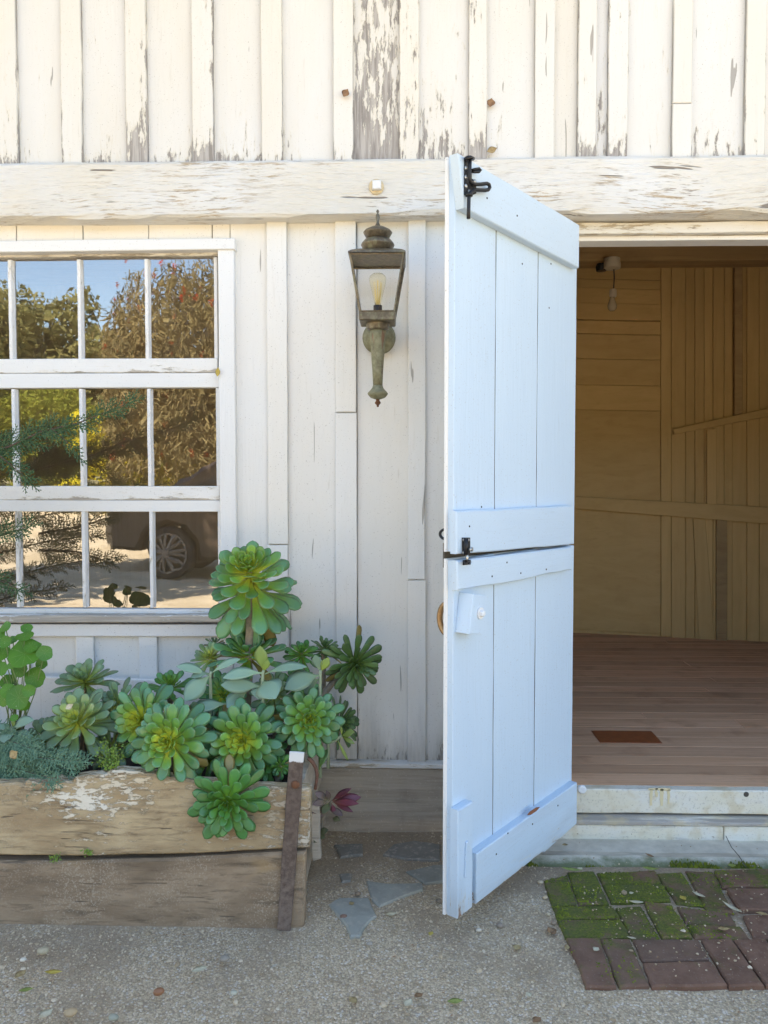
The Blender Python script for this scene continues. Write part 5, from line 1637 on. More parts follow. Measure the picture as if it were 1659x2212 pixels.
# ---- nasturtium
def nast_mat():
    T = NT("nasturtium_leaf")
    tc = T.n("ShaderNodeTexCoord"); s = sepz(T, tc.outputs["UV"])
    a = T.math('SUBTRACT', s[0], .5); b = T.math('SUBTRACT', s[1], .5)
    ang_ = T.math('ARCTAN2', b, a)
    rr = T.math('SQRT', T.math('ADD', T.math('MULTIPLY', a, a), T.math('MULTIPLY', b, b)))
    vv = T.math('ABSOLUTE', T.math('SINE', T.math('MULTIPLY', ang_, 4.5)))
    wv = T.math('DIVIDE', .012, T.math('ADD', rr, .02))
    vein = T.math('MULTIPLY', T.math('SUBTRACT', 1.0, T.step(vv, 0.0, T.math('ADD', .04, wv))), T.math('SUBTRACT', 1.0, T.step(rr, .30, .46)))
    n = T.noise(T.coord(True), 30, 4, .6)
    c = T.mix(n, (0.055, 0.175, 0.012), (0.115, 0.290, 0.018))
    oi = T.n("ShaderNodeObjectInfo")
    c = T.mix(T.math('MULTIPLY', oi.outputs["Random"], .55), c, (0.045, 0.135, 0.026))
    c = T.mix(T.math('MULTIPLY', vein, .55), c, (0.40, 0.48, 0.22))
    sp = T.step(T.noise(T.coord(True), 160, 2, .5), .70, .74)
    c = T.mix(T.math('MULTIPLY', sp, .5), c, (0.42, 0.48, 0.28))
    return T.pbr(c, .5, T.bump(vein, .3, .001), **{"Specular IOR Level": .4})
NM = nast_mat()
nas = empty("nasturtium", r6(120, 900, -.42), "bright green round-leaved nasturtium at the planter's left end", "plant")
nst = simple("thin_green_stalk", (0.16, 0.23, 0.07), .6)
NL = [((190, 300), 130, 78, (.0, -.75, .65)), ((345, 300), 62, 62, (.5, -.7, .3)), ((150, 422), 66, 66, (0, -.95, .3)), ((270, 487), 82, 80, (.05, -.97, .2)), ((138, 640), 98, 90, (-.05, -.95, .3)), ((60, 515), 66, 44, (0, -.6, .8)), ((20, 640), 60, 75, (-.3, -.9, .2)), ((38, 212), 46, 50, (0, -.9, .4)), ((100, 197), 38, 28, (0, -.7, .7)),
      ((188, 166), 70, 26, (0, -.35, .93)), ((205, 106), 46, 34, (.3, -.6, .7)), ((40, 98), 50, 42, (-.3, -.7, .6)), ((110, 800), 34, 26, (0, -.7, .7)), ((-60, 400), 80, 70, (0, -.9, .4)), ((-80, 250), 70, 60, (0, -.8, .5)), ((85, 395), 30, 30, (0, -.9, .3)), ((20, 300), 60, 50, (0, -.8, .5)), ((240, 250), 55, 45, (.2, -.7, .6)), ((10, 420), 55, 55, (0, -.9, .4)), ((60, 590), 60, 50, (.1, -.8, .5)), ((220, 590), 50, 50, (.2, -.9, .2)), ((-20, 160), 60, 50, (0, -.8, .5)), ((190, 700), 45, 40, (0, -.9, .4)), ((320, 380), 45, 45, (.3, -.9, .2))]
nr = random.Random(21)
for (c_, ra, rb, nrm) in NL:
    yy = -.42 + nr.uniform(-.10, .02)
    c0 = r6(*c_, yy); kk = .28/FPX*(yy - CAM.y)
    nv = Vector(nrm).normalized(); a = Vector((0, 0, 1)).cross(nv)
    if a.length < .2: a = Vector((1, 0, 0))
    a.normalize(); b = nv.cross(a)
    rad = max(ra, rb)*kk
    mb, uvs = MB(), []
    mb.add([c0 - nv*rad*.10], []); uvs.append((.5, .5))
    ns = 18; rings = [.35, .7, 1.0]
    pz = nr.uniform(0, 6)
    for ri, q in enumerate(rings):
        pts = []
        for k in range(ns):
            an = 2*math.pi*k/ns
            wob = 1 + .05*math.sin(an*5 + pz) + .03*math.sin(an*9 + pz*2)
            pt = c0 + (a*math.cos(an) + b*math.sin(an))*rad*q*(wob if ri == 2 else 1) + nv*rad*(.10*math.sin(an*2 + pz)*q*q - .08*(1 - q))
            pts.append(pt); uvs.append((.5 + .5*q*math.cos(an), .5 + .5*q*math.sin(an)))
        mb.add(pts, [])
    for k in range(ns):
        k2 = (k+1) % ns
        mb.f.append((0, 1+k, 1+k2))
        mb.f.append((1+k, 1+ns+k, 1+ns+k2, 1+k2)); mb.f.append((1+ns+k, 1+2*ns+k, 1+2*ns+k2, 1+ns+k2))
    uvbuild(mb, uvs, "leaf", NM, nas)
    root = r6(110 + nr.uniform(-60, 60), 930, -.40)
    MB().tube([root, root.lerp(c0, .5) + Vector((nr.uniform(-.02, .02), .02, 0)), c0 - nv*rad*.10], .0016, 5).build("stalk", nst, nas, smooth=True)

# ---- feathery conifer sprays
def conif_mat(name, a_, b_):
    T = NT(name)
    n = T.noise(T.coord(False), 60, 4, .7)
    c = T.mix(T.step(n, .3, .7), a_, b_)
    return T.pbr(c, .6)
CF = conif_mat("cypress_green", (0.022, 0.062, 0.020), (0.070, 0.135, 0.045))
CB = conif_mat("blue_cypress", (0.070, 0.165, 0.095), (0.165, 0.285, 0.170))
bark = simple("twig_bark", (0.10, 0.06, 0.04), .8)
def spike(mb, p, d, L, w_, nrm):
    s = d.cross(nrm).normalized()
    e = p + d*L
    m = p + d*L*.45
    b = mb.add([p - s*w_*.45, p + s*w_*.45, m + s*w_ , e, m - s*w_, m + nrm*w_*.8], [])
    mb.f += [(b, b+1, b+5), (b+1, b+2, b+5), (b+2, b+3, b+5), (b+3, b+4, b+5), (b+4, b, b+5), (b, b+4, b+3, b+2, b+1)]
def spray(mb, p, d, nrm, L, lev, r, w_=.0014, spac=.010):
    d = d.normalized(); nrm = (nrm - d*nrm.dot(d)).normalized()
    if lev == 0:
        spike(mb, p, d, L, w_, nrm); return
    n = max(2, int(L / spac))
    side = 1
    q = p.copy(); dd = d.copy()
    for i in range(n):
        t = i / n
        q2 = q + dd * (L/n)
        spike(mb, q, dd, L/n*1.25, w_*1.0, nrm)
        sd_ = dd.cross(nrm).normalized() * side
        ll = L * (.50 if lev > 1 else .40) * (1 - t*.75) * r.uniform(.75, 1.15)
        cdir = (dd*.72 + sd_*.62 + nrm*r.uniform(-.15, .15))
        if ll > .004: spray(mb, q, cdir, nrm + Vector((r.uniform(-.2, .2), r.uniform(-.2, .2), r.uniform(-.2, .2))), ll, lev - 1, r, w_, spac*.62)
        side = -side
        dd = (dd + Vector((r.uniform(-.06, .06), r.uniform(-.06, .06), -.012))).normalized()
        q = q2
def branch(label, pts, y, mat, lenp, seed, th=.0045, nrm=(0, -1, .25), dens=17, spread=.11, gname=None, name="cypress_branch", ys=None, fw=.0019, root=None):
    r = random.Random(seed)
    W_ = [Vector(p_) if len(p_) == 3 else P(p_[0], p_[1], (ys[i] if ys else y)) for i, p_ in enumerate(pts)]
    t_ = root or empty(name, W_[0], label, "branch", gname)
    MB().tube(W_, [th*(1 - .8*i/(len(W_)-1)) for i in range(len(W_))], 6).build("twig", bark, t_, smooth=True)
    mb = MB()
    tot = sum((W_[i+1]-W_[i]).length for i in range(len(W_)-1))
    side = 1
    acc = 0
    for i in range(len(W_) - 1):
        seg = W_[i+1] - W_[i]; n = max(2, int(dens * seg.length / .1))
        for k in range(n):
            t = k/n; g = (acc + seg.length*t)/tot
            p = W_[i].lerp(W_[i+1], t); d = seg.normalized()
            nv = Vector(nrm).normalized()
            s = d.cross(nv).normalized()*side; side = -side
            L = spread * (1 - .55*g) * r.uniform(.55, 1.15)
            spray(mb, p, d*.75 + s*r.uniform(.35, .8) + nv*r.uniform(-.25, .3), nv + Vector((r.uniform(-.3, .3), 0, r.uniform(-.3, .3))), L, 2, r, fw, .0085)
        acc += seg.length
    spray(mb, W_[-1] - (W_[-1]-W_[-2]).normalized()*.02, (W_[-1]-W_[-2]), Vector(nrm), spread*.6, 2, r, fw, .0085)
    o = mb.build("foliage", mat, t_, recalc=False)
    return t_
branch("long dark cypress branch crossing the window's middle row of panes", [(-190, 1020), (-60, 985), (20, 965), (90, 932), (165, 915), (230, 890), (285, 868)], -.34, CF, 0, 2, dens=9, spread=.115, gname="cypress branches before the window")
branch("drooping cypress sprig at the left edge below the long branch", [(-160, 940), (-60, 962), (0, 985), (30, 1010), (62, 1040)], -.36, CF, 0, 3, dens=9, spread=.115, gname="cypress branches before the window")
branch("cypress twig crossing the top of the window's lowest left panes", [(-150, 1190), (-50, 1172), (20, 1150), (62, 1138)], -.36, CF, 0, 4, dens=9, spread=.115, gname="cypress branches before the window")
branch("cypress twig low at the left edge just above the sill", [(-150, 1235), (-50, 1240), (10, 1258), (48, 1276)], -.36, CF, 0, 5, dens=9, spread=.10, gname="cypress branches before the window")
branch("short hanging cypress twig right of the long branch's fork", [(110, 925), (140, 950), (170, 985), (185, 1000)], -.345, CF, 0, 6, dens=12, spread=.05, gname="cypress branches before the window", th=.002)
# the cypress itself stands just left of the picture; the panes mirror it
cyp = empty("cypress_shrub", (-2.55, -.80, 0), "dark cypress shrub standing left of the window, mirrored in its panes", "shrub")
MB().tube([(-2.55, -.80, -.05), (-2.50, -.78, .7), (-2.45, -.80, 1.3), (-2.40, -.82, 1.95)], [.035, .03, .02, .006], 8).build("trunk", bark, cyp, smooth=True)
cr_ = random.Random(77)
for i, (z0_, x1_, y1_, z1_) in enumerate(((1.25, -1.36, -.92, 1.62), (1.15, -1.28, -.86, 1.45), (1.0, -1.22, -.90, 1.28), (.9, -1.42, -.74, 1.16), (.75, -1.52, -.9, 1.02), (.62, -1.40, -.82, .92), (.50, -1.62, -.76, .78), (1.4, -1.72, -.72, 1.80))):
    x0_ = -2.5 + .07*(z0_ - .5)
    branch("", [(x0_, -.80, z0_), (x0_*.6 + x1_*.4, -.8*.6 + y1_*.4, z0_*.5 + z1_*.5 + .02), (x0_*.25 + x1_*.75, -.8*.3 + y1_*.7, z0_*.2 + z1_*.8 + .02), (x1_, y1_, z1_)], 0, CF, 0, 80 + i, dens=6, spread=.13, fw=.0024, root=cyp)
cg = "blue cypress sprays spilling over the planter"
k = 0
for (pts, lab) in (([(-60, 1600), (0, 1618), (60, 1632), (110, 1640), (165, 1645)], "upper blue-green feathery spray at the planter's left"), ([(-60, 1640), (0, 1650), (50, 1664), (95, 1678), (120, 1690)], "middle blue-green feathery spray at the planter's left rim"), ([(-40, 1665), (0, 1676), (30, 1688), (60, 1698)], "lowest blue-green feathery spray over the board's left end"),
                   ([(-30, 1590), (20, 1600), (55, 1612), (80, 1622)], "short blue-green spray under the small grey-leaved plant"), ([(40, 1640), (90, 1655), (140, 1660), (180, 1652)], "rightmost blue-green spray reaching under the pale rosette")):
    branch(lab, pts, -.58, CB, 0, 40 + k, dens=15, spread=.105, fw=.0016, th=.0018, gname=cg, name="blue_cypress_spray", nrm=(0, -.8, .6), ys=[-.50, -.54, -.58, -.62, -.65]); k += 1

# ---- small yellow-green herb
hm = simple("lime_herb", (0.17, 0.28, 0.025), .5, 0, 40, .3)
def herb(label, cx, cy, wd, ht, y, n, seed, name="herb_plant", conv=P, ls=.008):
    r = random.Random(seed)
    b = conv(cx, cy + ht/2, y)
    t_ = empty(name, b, label, "plant")
    mb, ms = MB(), MB()
    for i in range(n):
        e = conv(cx + r.gauss(0, wd*.30), cy + r.uniform(-ht/2, ht*.4), y + r.uniform(-.04, .03))
        ms.tube([b + Vector((r.uniform(-.01, .01), 0, 0)), b.lerp(e, .5) + Vector((0, 0, .01)), e], .0007, 3)
        for k in range(8):
            p = b.lerp(e, .35 + .65*k/7) + Vector((r.uniform(-.008, .008), r.uniform(-.008, .008), r.uniform(-.006, .006)))
            d = Vector((r.uniform(-1, 1), r.uniform(-1, .2), r.uniform(-.4, .8))).normalized()
            s = d.cross(Vector((0, -1, .5))).normalized()*ls*.38
            L = ls*r.uniform(.7, 1.2)
            q = mb.add([p, p + d*L*.5 + s, p + d*L, p + d*L*.5 - s], []); mb.f.append((q, q+1, q+2, q+3))
    ms.build("stems", nst, t_); mb.build("leaves", hm, t_, recalc=False)
    return t_
herb("small lime-green herb with tiny leaves between the pale and front rosettes", 242, 1630, 85, 66, -.60, 34, 3)
herb("tiny green sprout in the gap between the two planter boards, left one", 118, 1851, 18, 18, PLY - .006, 6, 5, "seedling", ls=.006)
herb("tiny green sprout on the upper planter board, right of the other sprout", 194, 1840, 20, 14, PLY - .006, 8, 6, "seedling", ls=.006)

# ---- fallen leaves, petals and cones
def dryleaf_mat(name, a_, b_):
    T = NT(name)
    n = T.noise(T.coord(True), 90, 4, .6)
    return T.pbr(T.mix(T.step(n, .3, .7), a_, b_), .6)
DL = [dryleaf_mat("tan_dry_leaf", (0.30, 0.20, 0.08), (0.48, 0.36, 0.17)), dryleaf_mat("yellow_leaf", (0.42, 0.30, 0.05), (0.55, 0.42, 0.09)), dryleaf_mat("green_fallen_leaf", (0.20, 0.25, 0.05), (0.33, 0.36, 0.10)), dryleaf_mat("pale_leaf", (0.50, 0.44, 0.29), (0.62, 0.55, 0.38)), dryleaf_mat("brown_leaf", (0.20, 0.10, 0.045), (0.33, 0.19, 0.09))]
def fleaf(label, px, py, lpx, wpx, ang_, mi, z=None, y=None, curl=.25, group="leaves lying on the ground", name="fallen_leaf"):
    if y is None:
        zz = .006 if z is None else z
        c = G(px, py, zz + .002); up = Vector((0, 0, 1)); xa = Vector((math.cos(R(ang_)), math.sin(R(ang_)), 0))
    else:
        c = P(px, py, y); up = Vector((0, -1, .2)).normalized(); xa = Vector((math.cos(R(ang_)), 0, math.sin(R(ang_))))
    s = (c - CAM).length / FPX
    L, W_ = lpx*s*1.15, wpx*s*1.3
    mb, uvs = MB(), []
    blade(mb, uvs, c - xa*L/2 + up*.001, c + xa*L/2 + up*.001, W_, up, -curl*.3, .55*curl*2, [.15, .5, .85, 1, .95, .7, .3, .03], thick=.0008)
    lo = min((v - c).dot(up) for v in mb.v)
    mb.v = [v - up*(lo - .0006) for v in mb.v]
    o = uvbuild(mb, uvs, name, DL[mi], None, (0, 0, 0, 1))
    return tag(o, label, "leaf", group)
FL = [("yellow leaf lying left on the gravel near the front", 116, 2102, 26, 10, 5, 1), ("tan curled leaf at the lower left of the gravel", 45, 2106, 20, 13, 70, 0), ("pale green leaf on the gravel, lower left", 57, 2140, 20, 9, 20, 2), ("pale broken leaf on the gravel below the planter", 432, 2096, 26, 14, 30, 3),
      ("cream leaf at the bottom left edge of the gravel", 100, 2192, 22, 16, 60, 3), ("tan leaf resting on the bluish flagstone", 760, 1953, 10, 9, 40, 0), ("cream leaf below the flagstones", 846, 1976, 18, 11, 15, 3), ("small yellow leaf in the middle of the gravel", 931, 2018, 12, 8, 60, 1),
      ("cream leaf at the bottom centre of the gravel", 882, 2168, 20, 14, 60, 3), ("brown-gold leaf above the bottom centre leaves", 905, 2152, 16, 11, 30, 4), ("green and gold leaf at bottom centre, right of the cream one", 984, 2165, 26, 12, 10, 2), ("tan leaf left of bottom centre", 762, 2162, 20, 12, 130, 0),
      ("cream leaf alone right of bottom centre", 1142, 2150, 12, 9, 120, 3), ("big brown leaf beside the left edge of the bricks", 1191, 2013, 22, 15, 110, 4), ("tan leaf by the bricks' lower left corner", 1225, 2048, 14, 8, 70, 0), ("olive leaf in the gravel left of the bricks", 1117, 2048, 15, 14, 60, 0), ("brown leaf at the right end of the gravel's bottom edge", 1160, 2205, 18, 12, 40, 4), ("yellow leaf under the door's lower edge", 1045, 1917, 12, 8, 10, 1)]
for f in FL: fleaf(*f)
BL = [("pale green pod at the concrete edge, upper left of the bricks", 1236, 1880, 34, 9, -12, 2), ("cream seed beside the pale green pod", 1253, 1878, 12, 8, 40, 3), ("green leaf at the top edge of the bricks", 1406, 1878, 26, 9, -10, 2), ("round yellow-green leaf at the concrete edge on the right", 1581, 1871, 12, 10, 0, 2), ("gold oval leaf on the mossy bricks", 1475, 1941, 13, 10, 110, 1),
      ("long pale leaf in a brick joint", 1509, 1934, 22, 7, 130, 3), ("long pale leaf in the right-hand brick joint", 1581, 1962, 36, 8, 118, 3), ("pale leaf near the middle of the mossy bricks", 1374, 1950, 22, 8, 170, 3), ("amber disc leaf on the lower right bricks", 1564, 2008, 18, 9, 0, 0), ("cream leaf on the lower left bricks", 1288, 2052, 12, 10, 40, 3), ("tan leaf at the right edge of the bricks", 1645, 1975, 16, 8, 160, 0), ("cream leaf in a lower brick joint", 1364, 2027, 14, 4, 160, 3), ("tiny cream leaf on the brightest moss", 1364, 1930, 8, 6, 20, 3)]
for f in BL: fleaf(*f, z=.016, group="leaves lying on the bricks")
fleaf("tan chip on the concrete strip", 1221, 1826, 10, 6, 0, 0, z=.008)
fleaf("dark twig-like leaf on the concrete strip", 1403, 1849, 16, 5, 130, 4, z=.008)
fleaf("yellow leaf caught on the window casing at the upper rail", 471, 804, 17, 8, 85, 1, y=-.034, group="leaves stuck to the barn")
fleaf("dry brown leaf stuck on the upper boards left of the big peeling patch", 747, 202, 14, 12, 60, 4, y=-.052, group="leaves stuck to the barn")
fleaf("dry leaf hanging on the upper boards above the door", 1060, 223, 14, 13, 80, 4, y=-.034, group="leaves stuck to the barn")
fleaf("dry leaf resting on the beam by the door's top corner", 1063, 325, 18, 11, 20, 0, y=-.04, group="leaves stuck to the barn")
fleaf("dry cream petal lying on the pale rosette", 151, 1526, 15, 9, 30, 3, y=-.62, group="leaves caught in plants")
fleaf("dry curled leaf on the blue cypress spray", 31, 1629, 16, 14, 40, 0, y=-.66, group="leaves caught in plants")
# crumbs of leaf litter
lr2 = np.random.default_rng(55)
V, F = [], []
for _ in range(420):
    x, y = lr2.uniform(-1.3, 1.4), -lr2.uniform(.03, 1.15)**1.0
    if x < PLX1 + .01 and y > PLY - .02: continue
    z = (.018 if (x > .5 and y > -.875) else terr(x, y) + .004)
    if x > ax0 and y > -.262: z = .014
    a, l, w_ = lr2.uniform(0, 6.28), lr2.uniform(.002, .007), lr2.uniform(.0008, .0022)
    dx, dy = math.cos(a), math.sin(a); b = len(V)
    V += [(x - dx*l, y - dy*l, z), (x - dy*w_, y + dx*w_, z + .0016), (x + dx*l, y + dy*l, z + .0008), (x + dy*w_, y - dx*w_, z)]
    F += [(b, b+1, b+2), (b, b+2, b+3)]
me = bpy.data.meshes.new("leaf_litter"); me.from_pydata(V, [], F); me.materials.append(DL[4])
o = bpy.data.objects.new("leaf_litter", me); link(o, None, (0, 0, 0)); tag(o, "brown crumbs of leaf litter strewn over gravel and bricks", None, None, "stuff")
# acorn-like nut
nut = G(343, 2142, .009)
mb = MB().lathe([(.001, -.014), (.007, -.011), (.0095, -.003), (.009, .005), (.006, .011), (.001, .014)], nut, (1, .3, .1), 12)
o = mb.build("nut", simple("red_brown_nut", (0.30, 0.13, 0.06), .45, 0, 50, .3), None, smooth=True)
tag(o, "small round red-brown nut on the gravel in front of the planter", "nut")
# loose pebbles big enough to pick out
def pebble(label, px, py, rpx, c, sq=.7):
    p = G(px, py, .004); s = .68*rpx*(p - CAM).length/FPX
    r = random.Random(int(px*3 + py))
    bm = bmesh.new(); bmesh.ops.create_icosphere(bm, subdivisions=2, radius=1)
    for v in bm.verts:
        v.co *= 1 + .22*mnoise.noise(v.co*1.3 + Vector((px, py, 0)))
        v.co = Vector((v.co.x*s*1.2, v.co.y*s, v.co.z*s*sq))
    me = bpy.data.meshes.new("pebble"); bm.to_mesh(me); bm.free()
    me.polygons.foreach_set("use_smooth", [True]*len(me.polygons))
    me.materials.append(simple("pebble_stone", (c[0]*1.05, c[1]*.95, c[2]*.8), .8, 0, 60, .35, .001))
    o = bpy.data.objects.new("pebble", me); link(o, None, p + Vector((0, 0, s*.25)))
    tag(o, label, "pebble", "pebbles on the ground")
for a in [("pale stone against the foot of the planter on the left", 93, 2056, 13, (.45, .42, .33)), ("grey stone at the planter's foot, centre", 485, 2072, 12, (.30, .28, .26)), ("tan stone at the bottom left of the gravel", 152, 2190, 14, (.46, .36, .24)), ("grey-green stone near the lower left", 245, 2200, 11, (.33, .35, .31)), ("white pebble at the left edge", 50, 2074, 7, (.68, .67, .64)), ("greenish pebble below the planter", 505, 2072 + 74, 8, (.42, .44, .40)), ("pale round pebble by the bricks' upper left", 1168, 1907, 7, (.55, .48, .38)), ("round tan pebble left of the bricks", 1178, 1940, 7, (.50, .42, .31)), ("small tan pebble low on the bricks' left edge", 1185, 1942 + 34, 6, (.5, .44, .34)),
          ("reddish stone on the bluish flagstone's edge", 742, 1982, 9, (.24, .15, .12)), ("brown pebble above the bluish flagstone", 773, 1932, 8, (.26, .20, .15)), ("dark stone below the greenish flagstone", 948, 1947, 8, (.2, .18, .16)), ("grey stone right of the lowest flagstone tip", 798, 2040, 8, (.36, .34, .32)), ("white pebble in the middle of the gravel", 1034, 2010, 7, (.55, .53, .5)), ("grey pebble below the door's corner", 1080, 2000, 9, (.27, .24, .22)), ("brown pebble near the bottom right of the gravel", 1196, 1995, 7, (.3, .24, .19))]:
    pebble(*a)

# ================================================================ THE YARD MIRRORED IN THE PANES
def fol_mat(name, a_, b_, c_):
    T = NT(name)
    n = T.noise(T.coord(False), .9, 4, .6)
    n2 = T.noise(T.coord(False), 6, 3, .6)
    c = T.mix(T.step(n, .35, .65), a_, b_)
    c = T.mix(T.math('MULTIPLY', T.step(n2, .45, .7), .6), c, c_)
    d = T.n("ShaderNodeBsdfDiffuse"); T.l(c, d.inputs[0])
    t = T.n("ShaderNodeBsdfTranslucent"); T.l(c, t.inputs[0])
    m = T.n("ShaderNodeMixShader"); m.inputs[0].default_value = .3
    T.l(d.outputs[0], m.inputs[1]); T.l(t.outputs[0], m.inputs[2]); T.l(m.outputs[0], T.out.inputs[0])
    return T.m
OAK = fol_mat("oak_foliage", (0.19, 0.185, 0.070), (0.25, 0.23, 0.092), (0.31, 0.27, 0.125))
LAW = fol_mat("bright_foliage", (0.16, 0.175, 0.030), (0.21, 0.22, 0.04), (0.28, 0.26, 0.06))
YEL = fol_mat("yellow_foliage", (0.55, 0.46, 0.03), (0.62, 0.52, 0.05), (0.35, 0.36, 0.05))
BOT = fol_mat("weeping_foliage", (0.16, 0.13, 0.06), (0.24, 0.19, 0.09), (0.33, 0.26, 0.13))
REDF = fol_mat("red_brush_flowers", (0.50, 0.05, 0.03), (0.60, 0.09, 0.04), (0.45, 0.16, 0.05))
tb = simple("tree_bark", (0.11, 0.085, 0.065), .9, 0, 6, .5)
def crown_mesh(name, blobs, n, ls, seed, mat):
    r = np.random.default_rng(seed)
    B = np.array(blobs, float)              # x y z rx ry rz
    wts = (B[:, 3]*B[:, 4]*B[:, 5])**.67; wts /= wts.sum()
    idx = r.choice(len(B), n, p=wts)
    d = r.normal(size=(n, 3)); d /= np.linalg.norm(d, axis=1)[:, None]
    rad = r.uniform(.55, 1.06, n)[:, None]
    c = B[idx, :3] + d*B[idx, 3:]*rad
    a = r.normal(size=(n, 3)); a += d*.4; a /= np.linalg.norm(a, axis=1)[:, None]
    b = np.cross(a, r.normal(size=(n, 3))); b /= np.linalg.norm(b, axis=1)[:, None]
    e = np.cross(a, b)
    s = (ls*r.uniform(.6, 1.3, n))[:, None]
    V = np.stack([c - b*s*.5, c + e*s*.3, c + b*s*.6, c - e*s*.3], 1).reshape(-1, 3)
    F = np.arange(n*4).reshape(-1, 4)
    me = bpy.data.meshes.new(name); me.from_pydata(V.tolist(), [], F.tolist()); me.materials.append(mat)
    return me
def tree(name, label, loc, H, Wd, mat, n, ls, seed, group, trunk=True, low=.25, cat="tree"):
    r = random.Random(seed)
    t_ = empty(name, loc, label, cat, group)
    blobs = []
    nb = 16
    for i in range(nb):
        a = i*2.4; t = i/nb
        rr = Wd*.42*math.sqrt(r.random())
        z = H*(low + (1 - low)*r.uniform(.12, .88))
        k = 1 - .55*abs((z/H - .6))
        blobs.append((math.cos(a)*rr*k, math.sin(a)*rr*k, z, Wd*r.uniform(.14, .24), Wd*r.uniform(.14, .24), H*r.uniform(.08, .15)))
    me = crown_mesh("crown", blobs, n, ls, seed, mat)
    o = bpy.data.objects.new("crown", me); col.objects.link(o); o.parent = t_
    if trunk:
        mb = MB().tube([(0, 0, -.3), (r.uniform(-.1, .1)*Wd*.2, 0, H*.25), (r.uniform(-.1, .1)*Wd, r.uniform(-.1, .1)*Wd, H*.62)], [H*.035, H*.026, H*.012], 8)
        for b in blobs[:7]:
            mb.tube([(0, 0, H*.25), (b[0]*.5, b[1]*.5, H*.25 + (b[2]-H*.25)*.6), (b[0], b[1], b[2])], [H*.014, H*.01, H*.004], 5)
        me2 = mb.mesh("trunk", (0, 0, 0), True); me2.materials.append(tb)
        o2 = bpy.data.objects.new("trunk", me2); col.objects.link(o2); o2.parent = t_
    return t_
def at(px, y):
    p = Mir(px, 1036, y); return (p.x, y, terr(p.x, y) - .05)
og = "oaks beyond the yard, mirrored in the panes"
tree("oak_tree", "tall olive oak mirrored in the leftmost full upper pane", at(95, -30), 8.4, 6.6, OAK, 9000, .26, 1, og, low=.2)
tree("oak_tree", "broad oak mirrored at the window's left edge", at(-70, -27), 7.6, 7.0, OAK, 8000, .26, 2, og, low=.2)
tree("oak_tree", "dense oak mirrored at the foot of the hill", at(215, -34), 6.8, 6.5, OAK, 7000, .26, 3, og, low=.1)
tree("oak_tree", "oak mirrored behind the weeping tree", at(330, -30), 6.4, 7.0, OAK, 7000, .26, 4, og, low=.15)
sg = "shrubs across the yard, mirrored in the panes"
tree("leafy_shrub", "bright green shrub mirrored in the middle row's left pane", at(60, -19), 3.4, 4.2, LAW, 7000, .12, 5, sg, False, .0, "shrub")
tree("leafy_shrub", "green shrub mirrored beside the bright one, further right", at(140, -21), 2.9, 4.0, LAW, 6000, .12, 6, sg, False, .0, "shrub")
tree("leafy_shrub", "olive shrub mirrored at the far left of the middle row", at(-40, -20), 3.2, 4.4, LAW, 6000, .12, 7, sg, False, .0, "shrub")
tree("yellow_shrub", "sunlit yellow shrub mirrored left of the car", at(222, -14), 2.3, 2.0, YEL, 3600, .09, 8, sg, False, .0, "shrub")
tree("yellow_shrub", "sunlit yellow-green shrub mirrored above the car", at(352, -12), 2.1, 1.7, YEL, 3600, .08, 9, sg, False, .0, "shrub")
tree("leafy_shrub", "low green shrub mirrored between the two yellow ones", at(290, -18), 2.2, 2.6, LAW, 4000, .11, 10, sg, False, .0, "shrub")
# weeping bottlebrush
def weeping(loc, H, Wd, seed):
    r = np.random.default_rng(seed)
    t_ = empty("weeping_tree", loc, "weeping tree with red brush flowers mirrored in the right-hand panes", "tree")
    V, F = [], []
    n = 3600
    for i in range(n):
        a = r.uniform(0, 6.28); q = math.sqrt(r.random())*Wd*.5
        x, y = math.cos(a)*q, math.sin(a)*q
        z0 = H*r.uniform(.35, 1.0)*(1 - .25*(q/(Wd*.5))**2)
        L = r.uniform(.4, 1.0)
        sx, sy = r.normal()*.15, r.normal()*.15
        for k in range(9):
            t = k/9
            c = np.array([x + sx*t, y + sy*t, z0 - L*t])
            d = r.normal(size=3)*.6 + np.array([0, 0, -1]); d /= np.linalg.norm(d)
            s = np.cross(d, r.normal(size=3)); s /= np.linalg.norm(s)
            b = len(V); l = r.uniform(.08, .16)
            V += [c - s*.012, c + s*.012, c + d*l + s*.009, c + d*l - s*.009]; F.append((b, b+1, b+2, b+3))
    me = bpy.data.meshes.new("crown"); me.from_pydata([tuple(v) for v in V], [], F); me.materials.append(BOT)
    o = bpy.data.objects.new("crown", me); col.objects.link(o); o.parent = t_
    blobs = []
    for i in range(170):
        a = r.uniform(0, 6.28); q = math.sqrt(r.random())*Wd*.52
        blobs.append((math.cos(a)*q, math.sin(a)*q, H*r.uniform(.25, .95), .035, .035, .07))
    me = crown_mesh("flowers", blobs, 4200, .04, seed + 1, REDF)
    o = bpy.data.objects.new("flowers", me); col.objects.link(o); o.parent = t_
    o["kind"] = "stuff"
    mb = MB().tube([(0, 0, -.2), (.1, 0, H*.35), (-.1, .1, H*.8)], [.13, .1, .03], 8)
    for i in range(8):
        a = i*.8; mb.tube([(.05, 0, H*.3), (math.cos(a)*Wd*.2, math.sin(a)*Wd*.2, H*.6), (math.cos(a)*Wd*.35, math.sin(a)*Wd*.35, H*.8)], [.06, .04, .01], 5)
    me2 = mb.mesh("trunk", (0, 0, 0), True); me2.materials.append(tb)
    o = bpy.data.objects.new("trunk", me2); col.objects.link(o); o.parent = t_
weeping(at(425, -11.5), 5.4, 3.0, 12)
